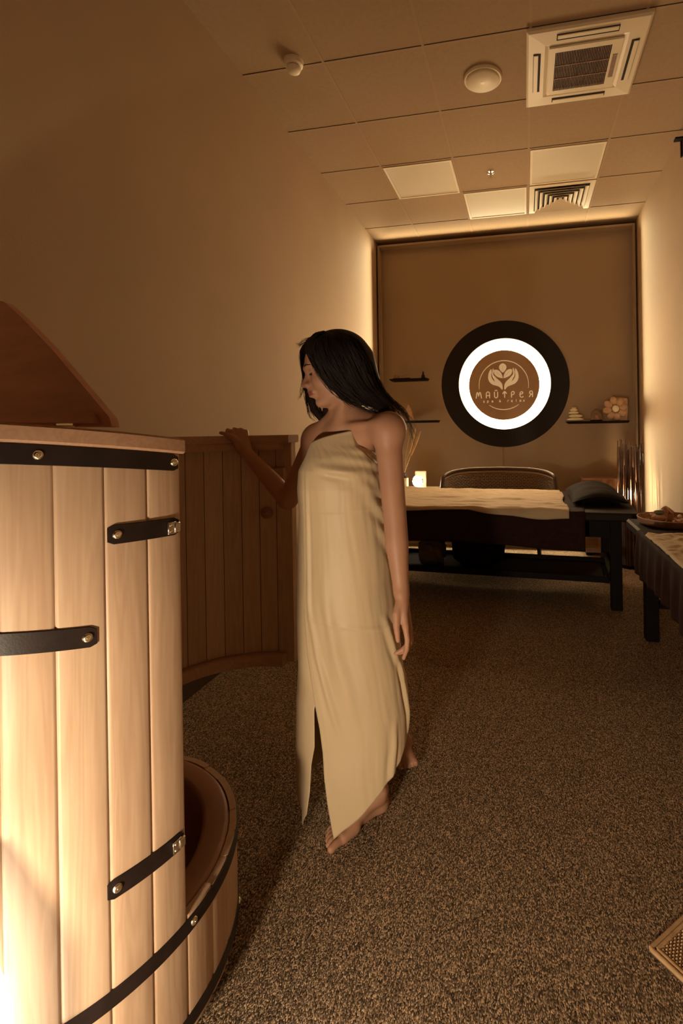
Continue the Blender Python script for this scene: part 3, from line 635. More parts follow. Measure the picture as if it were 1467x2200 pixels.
# ------------------------------------------------------------------ rattan armchair behind the massage table
ch = thing('armchair', 'dark woven rattan armchair with a curved back behind the massage table', 'armchair', (-.27, 5.10, 0))
cx_, cy_ = -.27, 4.98
def rimp(t):          # t in -1..1 across the back, horseshoe in plan
    a = t * PI * .5; return np.array([cx_ + .565 * math.sin(a) , cy_ + .34 * math.cos(a), .885 - .10 * abs(t) ** 3.2 - .16 * max(0, abs(t) - .86) / .14])
ts_ = np.linspace(-1, 1, 61)
MB().tube([rimp(t) for t in ts_], .021, 12).build('rim', M['rattan'], ch, 180)
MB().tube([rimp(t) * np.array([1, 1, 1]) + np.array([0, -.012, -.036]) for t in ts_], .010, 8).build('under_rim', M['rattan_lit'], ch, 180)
wv = MB(); wd_ = MB()
def bsurf(t, h):
    p = rimp(t * .97); q = np.array([cx_ + (p[0] - cx_) * .86, cy_ + (p[1] - cy_) * .80, .44]); return q + (p - np.array([0, 0, .03]) - q) * h
nt_, nh = 78, 26
for i in range(nt_):
    t = -1 + 2 * i / (nt_ - 1); pts = []
    for j in range(nh):
        p = bsurf(t, j / (nh - 1)); nrm = np.array([math.sin(t * PI / 2), math.cos(t * PI / 2), 0]); pts.append(p + nrm * .0035 * (1 if (i + j) % 2 else -1))
    wv.tube(pts, .0042, 4, False)
for j in range(nh):
    pts = []
    for i in range(nt_):
        t = -1 + 2 * i / (nt_ - 1); nrm = np.array([math.sin(t * PI / 2), math.cos(t * PI / 2), 0]); pts.append(bsurf(t, j / (nh - 1)) + nrm * .0035 * (-1 if (i + j) % 2 else 1))
    wd_.tube(pts, .0050, 4, False)
wv.build('woven_back', M['rattan_lit'], ch, 180); wd_.build('woven_back', M['rattan'], ch, 180)
MB().lathe([(0, .40), (.40, .40), (.43, .42), (.43, .45), (.40, .47), (0, .475)], (cx_, cy_ - .02, 0), 32, np.diag([1.1, .75, 1.0])).build('seat', M['rattan'], ch, 60)
for sx in (-1, 1):
    for sy in (-1, 1): MB().tube([(cx_ + sx * .36, cy_ - .02 + sy * .22, .42), (cx_ + sx * .40, cy_ - .02 + sy * .24, 0)], [.022, .018], 10).build('leg', M['rattan'], ch, 60)

# ------------------------------------------------------------------ cloth helper
def fbm(x, y, s, seed=0, o=3): 
    v = 0; a = 1
    for k in range(o): v += a * mnoise.noise(Vector((x * s + seed * 7.3, y * s - seed * 3.1, seed * 1.7 + k * 11))); s *= 2; a *= .5
    return v
def cloth(name, m, corners, drops, nx, ny, z, amp=.004, seed=1, parent=None, th=.003, fold=.012, ripple=30, dropvar=None, sx=1.0, sy=1.0):
    """sheet over a flat top: corners (x0,x1,y0,y1) of the flat part as functions/values; drops = overhang below x0,x1,y0,y1 edges"""
    x0, x1, y0, y1 = corners; dl_, dr_, dn_, df_ = drops; vs = []
    def param(a, lo, hi, d0, d1):      # arc length along the sheet -> (pos, drop, side)
        L = hi - lo; s_ = -d0 + a * (L + d0 + d1)
        if s_ < 0: return lo, -s_, -1
        if s_ > L: return hi, s_ - L, 1
        return lo + s_, 0, 0
    for j in range(ny + 1):
        for i in range(nx + 1):
            u, v = i / nx, j / ny
            Y, ey, sy_ = param(v, y0, y1, dn_, df_); X, ex, sx_ = param(u, x0, x1(Y) if callable(x1) else x1, dl_, dr_)
            if dropvar and sy_ < 0: ey *= dropvar(X)
            if dropvar and sx_ < 0: ex *= dropvar(Y)
            e = max(ex, ey); r = .012
            wz = amp * fbm(X * sx, Y * sy, 5.0, seed) + amp * .8 * abs(fbm(X * sx + .3 * Y, Y * sy, 11.0, seed + 5))
            zz = z + abs(wz) if e <= 0 else z - max(0, e - .004) + max(0, wz) * max(0, 1 - e / .03)
            px_, py_ = X, Y
            if e > 0:
                k = min(1, e / .15)
                o_ = r * min(1, e / r) + fold * k * (math.sin(ripple * (X if ey >= ex else Y) + 2 * fbm(X, Y, 3, seed)) * .5 + .5) + fold * .5 * k * fbm(X, Y, 7, seed + 2)
                o_ = max(o_, .004)
                if ex > 0: px_ += sx_ * o_ * (1 if ex >= ey else .6)
                if ey > 0: py_ += sy_ * o_ * (1 if ey >= ex else .6)
            vs.append((px_, py_, zz))
    fs = [(j * (nx + 1) + i, j * (nx + 1) + i + 1, (j + 1) * (nx + 1) + i + 1, (j + 1) * (nx + 1) + i) for j in range(ny) for i in range(nx)]
    o = MB().add(vs, fs).build(name, m, parent, 180)
    so = o.modifiers.new('thickness', 'SOLIDIFY'); so.thickness = th; so.offset = 0
    return o
# ------------------------------------------------------------------ massage table across the room
def askew(ang, px_, py_):
    c, s_ = math.cos(ang), math.sin(ang)
    def f(v):
        w_ = np.array(v, float); x, y = w_[:, 0] - px_, w_[:, 1] - py_; w_[:, 0] = px_ + c * x - s_ * y; w_[:, 1] = py_ + s_ * x + c * y; return w_
    return f
MB.turn = askew(-math.radians(4.5), .758, 3.60)
mt = thing('massage_table', 'black wooden massage table with an under-shelf standing across the room', 'massage table', (-.3, 4.15, 0))
ZT = .712; TX0, TX1, TY0, TY1 = -1.42, .758, 3.60, 4.75
MB().box(((TX0 + TX1) / 2, (TY0 + TY1) / 2, ZT - .03), (TX1 - TX0, TY1 - TY0, .06), bev=.012).build('top', M['vinyl'], mt, 40)
apm = MB(); apm.box((-.32, 3.78, .582), (1.86, .03, .145)); apm.box((-.32, 4.43, .582), (1.86, .03, .145)); apm.box((.60, 4.105, .582), (.03, .62, .145)); apm.box((-1.24, 4.105, .582), (.03, .62, .145))
apm.build('apron', M['dark_wood'], mt)
for x, y in ((.612, 3.775), (.592, 4.455), (-1.236, 3.80), (-1.236, 4.455)):
    MB().box((x, y, .335), (.078, .085, .67), bev=.004).build('leg', M['dark_wood'], mt)
MB().box((-.32, 4.0, .205), (1.72, .50, .016)).build('shelf', M['vinyl'], mt)
for (c, d, rz) in (((-.32, 3.745, .215), (1.76, .03, .045), 0), ((-.32, 4.255, .222), (1.76, .03, .04), 0)): MB().box(c, d, rz, bev=.003).build('shelf_rail', M['dark_wood'], mt)
for x in (.575, -1.21): MB().box((x, 4.10, .232), (.035, .70, .040), bev=.003).build('shelf_bracket', M['dark_wood'], mt)
tag(cloth('bed_cover', M['dark_fabric'], (-1.38, .40, 3.592, 4.74), (0, 0, .262, 0), 90, 70, ZT + .004, .005, 3, fold=.006, ripple=9, dropvar=lambda x: 1 + .06 * math.sin(3 * x)), 'dark brown cloth cover draped over the far massage table', 'bed cover')
def sd_(x): return .62 + .34 * x / .3 * .5 + .22 * math.sin(5 * x + 1.4) + .06 * math.sin(17 * x) if x > -.4 else .40 + .2 * math.sin(4 * x)
tag(cloth('bed_sheet', M['sheet'], (-1.40, lambda y: .285 - .055 * (y - 3.6) + .012 * math.sin(9 * y), 3.578, 4.735), (0, .0, .075, 0), 120, 80, ZT + .015, .014, 8, fold=.005, ripple=14, dropvar=sd_, sx=.45, sy=1.6), 'pale cream sheet spread over the dark cover of the far massage table', 'sheet')
MB.turn = None
# pillow
pil = MB(); vs = []; n1, n2 = 40, 30
pc = np.array([.545, 4.22, ZT + .022])
for s_ in (1, -1):
    for j in range(n2 + 1):
        for i in range(n1 + 1):
            u, v = 2 * i / n1 - 1, 2 * j / n2 - 1
            th_ = (max(0, 1 - abs(u) ** 2.6) * max(0, 1 - abs(v) ** 2.6)) ** .55
            x = u * .205 * (1 - .06 * (1 - v * v)); y = v * .36 * (1 - .04 * (1 - u * u))
            bend = .046 * (1 - u * u) + .012 * math.sin(2.2 * v)
            vs.append(pc + np.array([x, y, .018 + bend + s_ * .050 * th_ + .004 * fbm(x, y, 9, 4)]))
k = (n1 + 1) * (n2 + 1)
fs = [(o + j * (n1 + 1) + i, o + j * (n1 + 1) + i + 1, o + (j + 1) * (n1 + 1) + i + 1, o + (j + 1) * (n1 + 1) + i) for o in (0, k) for j in range(n2) for i in range(n1)]
pl = tag(pil.add(vs, fs).build('pillow', M['pillow'], None, 180), 'dark plump pillow at the right end of the far massage table', 'pillow')
# on the shelf
MB.turn = askew(-math.radians(4.5), .758, 3.60)
def lump(name, c, rad, m, label, cat, seed, amp=.18, n=36, mm=24):
    mb = MB().ell((0, 0, 0), 1.0, n, mm); vs = []
    for p in mb.v:
        d = np.array(p); sq = np.sign(d) * np.abs(d) ** .75; f = 1 + amp * fbm(d[0] * 1.5 + seed, d[1] * 1.5 + d[2], 1.4, seed)
        q = sq * f * np.array(rad); q[2] = max(q[2], -rad[2] * .92); vs.append(np.array(c) + q)
    mb.v = [tuple(v) for v in vs]; return tag(mb.build(name, m, None, 180), label, cat)
lump('blanket', (-.415, 3.98, .213 + .125), (.215, .18, .13), M['black_fabric'], 'black folded blanket bundled on the under-shelf of the massage table', 'blanket', 2, .10)
lump('cloth_bundle', (-.79, 3.93, .213 + .105), (.105, .13, .112), mat('grey_cloth', (.13, .095, .07), .9), 'crumpled greyish cloth bundle beside the black blanket under the table', 'cloth', 5, .32)
MB.turn = None

# ------------------------------------------------------------------ side stand with lamp, frame, vase behind
st_ = thing('side_stand', 'low pale side stand behind the massage table at left', 'side table', (-1.15, 5.2, 0))
MB().box((-1.22, 5.22, .672), (.62, .36, .03), bev=.005).build('top', M['cream'], st_)
for sx in (-1, 1):
    for sy in (-1, 1): MB().box((-1.22 + sx * .27, 5.22 + sy * .14, .33), (.045, .045, .656)).build('leg', M['dark_wood'], st_)
zs = .6875
lam = thing('globe_lamp', 'glowing glass globe of tiny lights on a white round base', 'lamp', (-1.108, 5.16, zs))
MB().lathe([(0, 0), (.088, 0), (.092, .008), (.086, .016), (.04, .022), (0, .022)], (-1.108, 5.16, zs), 32).build('base', M['cream'], lam, 40)
MB().ell((-1.108, 5.16, zs + .080), .060, 24, 16).build('globe', M['glass'], lam, 180)
fl_ = MB()
for k in range(34):
    d = rng.normal(size=3); d /= np.linalg.norm(d); fl_.ell(np.array([-1.108, 5.16, zs + .080]) + d * .046 * rng.uniform(.55, 1), .0075, 8, 6)
fl_.build('tiny_lights', M['fairy'], lam, 180)
pf = thing('picture_frame', 'small standing wooden frame with a printed card behind the globe lamp', 'picture frame', (-1.09, 5.29, zs))
pfm = MB(); fx0, fx1, fz0, fz1 = -1.165, -1.045, zs + .002, zs + .175
for (a, b, c, d) in ((fx0, fx1, fz0, fz0 + .012), (fx0, fx1, fz1 - .012, fz1), (fx0, fx0 + .012, fz0 + .012, fz1 - .012), (fx1 - .012, fx1, fz0 + .012, fz1 - .012)):
    pfm.box(((a + b) / 2, 5.29, (c + d) / 2), (b - a, .016, d - c))
pfm.build('frame', M['carved'], pf); MB().box(((fx0 + fx1) / 2, 5.293, (fz0 + fz1) / 2), (fx1 - fx0 - .02, .004, fz1 - fz0 - .02)).build('print', M['print'], pf)
df = thing('reed_diffuser', 'square cream bottle with black neck and dry reeds beside the globe lamp', 'diffuser', (-1.26, 5.2, zs))
MB().box((-1.265, 5.2, zs + .055), (.075, .075, .11), bev=.006).build('bottle', M['cream'], df, 40)
MB().lathe([(0, .11), (.030, .11), (.026, .125), (.016, .135), (.016, .165), (0, .165)], (-1.265, 5.2, zs), 20).build('neck', M['black'], df, 40)
for k, (dx, dz) in enumerate(((.19, .43), (.13, .46), (.06, .40), (.15, .36))):
    b0 = np.array([-1.265, 5.2, zs + .16]); e0 = b0 + np.array([dx, .04 * (k - 1.5), dz])
    rd = MB(); pts = [b0 + (e0 - b0) * t + np.array([.03 * t * t - .03 * t, 0, 0]) for t in np.linspace(0, 1, 10)]
    rd.tube(pts, .0028, 6)
    if k in (0, 1): rd.tube([b0 + (e0 - b0) * t for t in np.linspace(.45, 1.03, 12)], [.003 + .009 * math.sin(PI * q) ** .7 for q in np.linspace(0.03, .97, 12)], 8)
    rd.build('dry_grass', M['pampas'] if k < 3 else M['brown_wood'], df, 60)

# ------------------------------------------------------------------ wooden chest with a leaning picture, bamboo lamp
cs = thing('wooden_chest', 'brown wooden chest in the back right corner behind the pillow', 'chest', (.80, 5.45, 0))
MB().box((.80, 5.45, .36), (.42, .26, .66), bev=.006).build('body', M['brown_wood'], cs); MB().box((.80, 5.45, .735), (.45, .28, .09), bev=.008).build('lid', M['brown_wood'], cs)
for sx in (-1, 1): MB().box((.80 + sx * .17, 5.45, .015), (.06, .22, .03)).build('foot', M['dark_wood'], cs)
tag(MB().box((.875, 5.30, .765), (.13, .012, .13), R=np.array([[1, 0, 0], [0, .97, -.24], [0, .24, .97]])).build('small_picture', M['pictureprint']), 'small pinkish picture card leaning on the chest front, half behind the bamboo sticks', 'picture') if False else None
MB().box((.85, 5.308, .735), (.17, .006, .10)).build('picture_panel', M['pictureprint'], cs)
bl = thing('bamboo_lamp', 'tall bundle of dark bamboo sticks with a lamp glowing inside, right corner', 'lamp', (.965, 4.98, 0))
MB().lathe([(0, 0), (.135, 0), (.135, .03), (0, .03)], (.965, 4.98, 0), 28).build('base', M['dark_wood'], bl, 40)
nst = 92
for k in range(nst):
    a = 2 * PI * k / nst * 1.0 + rng.uniform(-.03, .03); r0 = (rng.uniform(.105, .13) if k % 3 else rng.uniform(.07, .105)); r1 = r0 * rng.uniform(.80, 1.0); a2 = a + rng.uniform(-.12, .12); h = rng.uniform(.93, 1.185) if rng.random() < .75 else rng.uniform(.75, .95)
    MB().tube([(.965 + r0 * math.cos(a), 4.98 + r0 * math.sin(a), .03), (.965 + r1 * math.cos(a2), 4.98 + r1 * math.sin(a2), h)], [.0060, .0052], 6).build('bamboo_stick', M['bamboo'], bl, 60)
MB().ell((.955, 4.98, .665), (.034, .034, .045), 14, 10).build('bulb', M['bamboo_bulb'], bl, 180)
MB().tube([(.965, 4.98, .03), (.957, 4.98, .63)], .010, 8).build('pole', M['dark_wood'], bl, 60)

# ------------------------------------------------------------------ second massage table along the right wall
m2 = thing('massage_table', 'second dark massage table along the right wall, cut by the frame edge', 'massage table', (.9, 2.5, 0))
X0, X1, Y0, Y1 = .628, 1.165, 1.75, 3.40
MB().box(((X0 + X1) / 2, (Y0 + Y1) / 2, .685), (X1 - X0, Y1 - Y0, .06), bev=.012).build('top', M['vinyl'], m2, 40)
for x in (.742, 1.09):
    for y in (3.27, 1.95): MB().box((x, y, .33), (.075, .075, .66), bev=.004).build('leg', M['dark_wood'], m2)
for y in (3.27, 1.95): MB().box((.915, y, .22), (.29, .03, .05)).build('rail', M['dark_wood'], m2)
MB().box((.915, 3.30, .60), (.40, .03, .10)).build('apron', M['dark_wood'], m2); MB().box((.74, 2.6, .61), (.03, 1.3, .09)).build('apron', M['dark_wood'], m2)
tag(cloth('bed_cover', M['dark_fabric'], (X0 - .004, X1 - .02, Y0, 3.00), (.235, 0, 0, 0), 60, 120, .719, .004, 11, fold=.018, ripple=42, dropvar=lambda y: 1 + .05 * math.sin(7 * y)), 'dark brown cover hanging in folds from the right hand massage table', 'bed cover')
def cut(y): return 1.0
o = cloth('bed_sheet', M['sheet'], (X0 + .004, X1 - .03, Y0, 2.84), (.012, 0, 0, 0), 70, 110, .731, .016, 14, fold=.003, ripple=20)
tag(o, 'wrinkled cream sheet on the right hand massage table', 'sheet')
# tray with bowls and flowers
ty, tx = 3.215, .85; zt = .716
def lump2(name, c, rad, m, label, seed): return lump(name, c, rad, m, label, 'ornament', seed, .15, 24, 16)
tr = thing('tray', 'round brown wooden tray at the end of the right hand massage table', 'tray', (tx, ty, zt))
MB().lathe([(0, 0), (.165, 0), (.182, .012), (.192, .045), (.186, .046), (.176, .016), (.160, .008), (0, .008)], (tx, ty, zt), 48).build('dish', M['tray_wood'], tr, 50)
zb = zt + .009
def bowl(name, x, y, r, h, m, label, cat, fill=None):
    t = thing(name, label, cat, (x, y, zb))
    MB().lathe([(0, 0), (r * .5, 0), (r * .85, h * .3), (r, h * .7), (r * .92, h), (r * .86, h), (r * .93, h * .7), (r * .8, h * .34), (r * .45, h * .08), (0, h * .08)], (x, y, zb), 32).build('bowl', m, t, 60)
    if fill: MB().ell((x, y, zb + h * .55), (r * .82, r * .82, h * .42), 20, 12).build('filling', fill, t, 180)
    return t
bowl('glass_bowl', .770, 3.180, .052, .060, M['glass'], 'rounded glass bowl with pinkish contents at the left of the tray', 'bowl', M['rose'])
bowl('small_jar', .735, 3.270, .034, .050, M['glass'], 'little clear glass jar behind the glass bowl on the tray', 'jar')
bowl('glass_dish', .90, 3.135, .060, .040, M['glass'], 'low glass dish at the right of the tray', 'dish', M['rose'])
rs = thing('rose_candle', 'dusty pink rose shaped candle standing on the tray', 'candle', (.835, 3.275, zb))
MB().lathe([(0, 0), (.035, 0), (.045, .03), (.040, .05), (0, .052)], (.835, 3.275, zb), 20).build('base', M['rose'], rs, 60)
for k in range(9):
    a = k * 2.4; r = .012 + .0035 * k; c_ = np.array([.835 + r * math.cos(a), 3.275 + r * math.sin(a), zb + .075 - .0025 * k])
    R = np.stack([np.array([-math.sin(a), math.cos(a), 0]), np.array([math.cos(a) * .8, math.sin(a) * .8, .6]), np.array([-math.cos(a) * .6, -math.sin(a) * .6, .8])], 1)
    MB().ell(c_, (.024, .006, .024), 12, 8, R).build('petal', M['rose'], rs, 180)
tag(MB().ell((.775, 3.185, zb + .068), (.032, .026, .012), 16, 8).build('moss', M['green'], None, 180), 'flat tuft of green moss on top of the glass bowl', 'moss')
tag(MB().lathe([(0, 0), (.012, 0), (.009, .03), (.010, .045), (.024, .055), (.022, .075), (.010, .085), (0, .086)], (.985, 3.165, zb), 16).build('perfume_bottle', M['black'], None, 60), 'small dark flower-headed bottle at the far right of the tray', 'bottle')
tag(MB().ell((.873, 3.130, zb + .052), .013, 14, 10).build('ball', M['cream'], None, 180), 'tiny pale ball resting in the low glass dish', 'ball')

# ------------------------------------------------------------------ woven mat, corner in the lower right of the photo
rc = np.array([.277, 1.318, 0]); ea = np.array([.726, .688, 0]); eb = np.array([.658, -.753, 0]); eb = np.array([ea[1], -ea[0], 0])
mtg = thing('woven_mat', 'square woven jute mat lying on the carpet at the lower right', 'mat', tuple(rc))
RM = np.stack([ea, eb, np.array([0, 0, 1.0])], 1); Lm = .42
MB().box(rc + RM @ np.array([Lm / 2, Lm / 2, .006]), (Lm - .01, Lm - .01, .010), R=RM).build('backing', M['jute_d'], mtg)
bd = MB()
for off in (.006, .017):
    c4 = [rc + RM @ np.array([a, b, .012]) for a, b in ((off, off), (Lm - off, off), (Lm - off, Lm - off), (off, Lm - off))]
    for i in range(4): bd.tube([c4[i], c4[(i + 1) % 4]], .0058, 8)
bd.build('border', M['jute'], mtg, 60)
wm = MB(); nn = 44
for i in range(nn):
    u = .026 + (Lm - .052) * i / (nn - 1)
    wm.tube([rc + RM @ np.array([u, .022 + (Lm - .044) * j / 88, .0125 + .0035 * (1 if (i + j // 1) % 2 else -1)]) for j in range(89)], .0032, 4, False)
wm.build('weave', M['jute'], mtg, 180)

# ------------------------------------------------------------------ the woman
def blank(): return []
class SDF:
    def __init__(s, lo, hi, h):
        s.lo = np.array(lo); s.h = h; s.n = np.ceil((np.array(hi) - s.lo) / h).astype(int) + 1
        s.g = np.full(s.n, 1.0, np.float32); s.ax = [s.lo[i] + h * np.arange(s.n[i]) for i in range(3)]
    def win(s, lo, hi):
        a = np.maximum(0, np.floor((np.array(lo) - s.lo) / s.h).astype(int)); b = np.minimum(s.n, np.ceil((np.array(hi) - s.lo) / s.h).astype(int) + 1)
        sl = tuple(slice(a[i], b[i]) for i in range(3)); X = np.meshgrid(*[s.ax[i][sl[i]].astype(np.float32) for i in range(3)], indexing='ij', sparse=True)
        return sl, X
    def comb(s, sl, d, k, sub=False):
        g = s.g[sl]
        if sub:
            d = -d; h = np.clip(.5 - .5 * (d - g) / k, 0, 1) if False else np.clip(.5 + .5 * (d - g) / k, 0, 1); s.g[sl] = g + (d - g) * h + k * h * (1 - h)
        else:
            h = np.clip(.5 + .5 * (g - d) / k, 0, 1); s.g[sl] = g + (d - g) * h - k * h * (1 - h)
    def cone(s, a, b, ra, rb, k=.02, flat=None):
        a, b = np.array(a, float), np.array(b, float); m = max(ra, rb) + k + .012
        sl, X = s.win(np.minimum(a, b) - m, np.maximum(a, b) + m)
        if any(q.stop <= q.start for q in sl): return
        ba = b - a; q = [X[i] - a[i] for i in range(3)]; h = np.clip((q[0] * ba[0] + q[1] * ba[1] + q[2] * ba[2]) / (ba @ ba + 1e-9), 0, 1)
        d = np.sqrt((q[0] - ba[0] * h) ** 2 + (q[1] - ba[1] * h) ** 2 + (q[2] - ba[2] * h) ** 2) - (ra + (rb - ra) * h); s.comb(sl, d, k)
    def ell(s, c, rad, R=np.eye(3), k=.02, sub=False):
        c = np.array(c, float); rad = np.array(rad, float); m = rad.max() + k + .012; sl, X = s.win(c - m, c + m)
        if any(q.stop <= q.start for q in sl): return
        q = [X[i] - c[i] for i in range(3)]; e = [(R[0, j] * q[0] + R[1, j] * q[1] + R[2, j] * q[2]) for j in range(3)]
        k0 = np.sqrt(sum((e[j] / rad[j]) ** 2 for j in range(3))); k1 = np.sqrt(sum((e[j] / rad[j] ** 2) ** 2 for j in range(3))) + 1e-6
        s.comb(sl, k0 * (k0 - 1) / k1, k, sub)
    def chain(s, pts, rs, k=.02):
        pts = [np.array(p, float) for p in pts]; m = max(rs) + k + .012; A = np.array(pts)
        sl, X = s.win(A.min(0) - m, A.max(0) + m)
        if any(q.stop <= q.start for q in sl): return
        best = None
        for i in range(len(pts) - 1):
            a, ba = pts[i], pts[i + 1] - pts[i]; q = [X[j] - a[j] for j in range(3)]; h = np.clip((q[0] * ba[0] + q[1] * ba[1] + q[2] * ba[2]) / (ba @ ba + 1e-9), 0, 1)
            d = np.sqrt((q[0] - ba[0] * h) ** 2 + (q[1] - ba[1] * h) ** 2 + (q[2] - ba[2] * h) ** 2) - (rs[i] + (rs[i + 1] - rs[i]) * h); best = d if best is None else np.minimum(best, d)
        s.comb(sl, best, k)
    def mesh(s, smooth=2):
        g = s.g; n = s.n; ins = (g < 0)
        cnt = np.zeros(n - 1, np.uint8)
        for dx in (0, 1):
            for dy in (0, 1):
                for dz in (0, 1): cnt += ins[dx:n[0] - 1 + dx, dy:n[1] - 1 + dy, dz:n[2] - 1 + dz]
        act = np.argwhere((cnt > 0) & (cnt < 8)); idx = -np.ones(n - 1, np.int32); idx[tuple(act.T)] = np.arange(len(act))
        acc = np.zeros((len(act), 3)); num = np.zeros(len(act))
        cs_ = [(0, 0, 0), (1, 0, 0), (0, 1, 0), (1, 1, 0), (0, 0, 1), (1, 0, 1), (0, 1, 1), (1, 1, 1)]
        val = np.stack([g[act[:, 0] + c[0], act[:, 1] + c[1], act[:, 2] + c[2]] for c in cs_], 1)
        for a in range(8):
            for b in range(a + 1, 8):
                d = np.array(cs_[b]) - np.array(cs_[a])
                if np.abs(d).sum() != 1 or d.min() < 0: continue
                va, vb = val[:, a], val[:, b]; mk = (va < 0) != (vb < 0); t = np.where(mk, va / (va - vb + 1e-12), 0)
                acc += np.where(mk[:, None], np.array(cs_[a]) + t[:, None] * d, 0); num += mk
        V = s.lo + s.h * (act + acc / num[:, None]); F = []
        for axis in range(3):
            sl0 = [slice(None)] * 3; sl1 = [slice(None)] * 3; sl0[axis] = slice(0, -1); sl1[axis] = slice(1, None)
            e = np.argwhere(ins[tuple(sl0)] != ins[tuple(sl1)]); o1, o2 = [(1, 2), (2, 0), (0, 1)][axis]
            e = e[(e[:, o1] > 0) & (e[:, o2] > 0) & (e[:, o1] < n[o1] - 1) & (e[:, o2] < n[o2] - 1)]
            q = []
            for d1, d2 in ((-1, -1), (0, -1), (0, 0), (-1, 0)):
                c = e.copy(); c[:, o1] += d1; c[:, o2] += d2; q.append(idx[tuple(c.T)])
            q = np.stack(q, 1); flip = ~ins[tuple(e.T)]; q[flip] = q[flip][:, ::-1]; F.append(q)
        F = np.concatenate(F)
        for _ in range(smooth):
            S = np.zeros_like(V); C_ = np.zeros(len(V))
            for j in range(4):
                np.add.at(S, F[:, j], V[F[:, (j + 1) % 4]]); np.add.at(C_, F[:, j], 1); np.add.at(S, F[:, j], V[F[:, j - 1]]); np.add.at(C_, F[:, j], 1)
            V = V * .5 + .5 * S / np.maximum(C_, 1)[:, None]
        return V, F

HV = 0.0028
B = SDF((-1.37, 1.38, 0.0 - .01), (-0.24, 2.34, 1.69), HV)
up = np.array([0, 0, 1.0])
# --- joints
neck0 = P(742, 905, 1.745); shL = P(833, 924, 1.635); shR = P(681, 944, 1.825)
hipC = P(742, 1235, 1.745); hipL = P(772, 1270, 1.755); hipR = P(708, 1270, 1.79)
# --- torso
B.chain([P(742, 1010, 1.745), P(740, 1120, 1.745), hipC], [.080, .074, .086], .05)
B.cone(P(705, 1005, 1.78), P(764, 1000, 1.725), .076, .070, .05)
B.cone(P(705, 960, 1.80), P(772, 955, 1.725), .062, .052, .05)
B.cone(P(715, 1210, 1.775), P(772, 1210, 1.715), .085, .085, .05)
B.cone(neck0 + up * -.035, shL + up * .004, .046, .046, .035); B.cone(neck0 + up * -.035, shR + up * .0, .046, .044, .035)
B.cone(P(742, 885, 1.75), P(800, 905, 1.69), .036, .034, .03); B.cone(P(735, 885, 1.76), P(695, 925, 1.80), .036, .034, .03)   # shoulder slopes
# collar bones
B.cone(P(722, 918, 1.715), P(812, 908, 1.60), .010, .009, .016); B.cone(P(716, 920, 1.725), P(682, 935, 1.785), .009, .008, .016)
# bust (under the wrap)
B.ell(P(680, 1015, 1.735), (.050, .050, .055), k=.03); B.ell(P(738, 1012, 1.69), (.050, .048, .055), k=.03)
# --- legs
kneeR, ankR = P(742, 1478, 1.70), np.array([-.508, 1.628, .088]); kneeL, ankL = P(800, 1470, 1.80), P(853, 1568, 1.95)
B.chain([hipR, kneeR + up * .15, kneeR, kneeR * .6 + ankR * .4 , ankR], [.078, .060, .047, .046, .034], .03)
B.chain([hipL, kneeL + up * .15, kneeL, kneeL * .6 + ankL * .4, ankL], [.078, .060, .047, .046, .034], .03)
# --- feet
def foot(heel, toe, ank, side, lift=0.0):
    """heel and big-toe side points on the ground; side=+1 when the little toe lies to the left of the heel->toe direction"""
    heel, toe = np.array(heel, float), np.array(toe, float); f = toe - heel; L = np.linalg.norm(f[:2]); f = f / np.linalg.norm(f); l = np.cross(up, f); l /= np.linalg.norm(l); l = l * side; u = np.cross(f, l) * side; u = u if u[2] > 0 else -u
    Z = lambda a, b, c: heel + f * (a * L) + l * b + u * c
    B.cone(Z(.07, .005, .028), ank, .029, .029, .022)                       # heel and ankle
    B.cone(Z(.10, .008, .024), Z(.55, .020, .018), .025, .021, .02)
    B.cone(ank + u * -.012, Z(.60, .012, .032), .026, .018, .025)          # instep
    B.cone(Z(.58, .0, .020), Z(.76, .0, .016), .021, .0175, .018)           # ball, big toe side
    B.cone(Z(.58, .036, .016), Z(.70, .052, .012), .018, .013, .018)
    B.cone(Z(.60, .02, .018), Z(.74, .026, .013), .018, .013, .018)
    tl = [(.985, .75, .0, .0125, .0120), (.96, .76, .0225, .0090, .0082), (.92, .74, .0375, .0085, .0078), (.87, .71, .0510, .0080, .0074), (.81, .67, .0640, .0078, .0074)]
    for (a1, a0, b, r0, r1) in tl:
        m_ = (a0 + a1) / 2 + .02
        B.chain([Z(a0, b * .92, .013), Z(m_, b, .015), Z(a1 - .03, b * 1.02, r1 * .95)], [r0, r0 * .95, r1], .004)
    B.ell(ank + l * .027 + u * .0, (.012, .012, .012), k=.012); B.ell(ank - l * .027 + u * .006, (.012, .012, .013), k=.012)
foot((-.492, 1.668, 0), (-.612, 1.452, 0), ankR, -1)          # right foot in front; little toe towards the left of the photo
hl = P(868, 1598, 2.005); foot(hl, (-.492, 1.850, .0), ankL, +1)
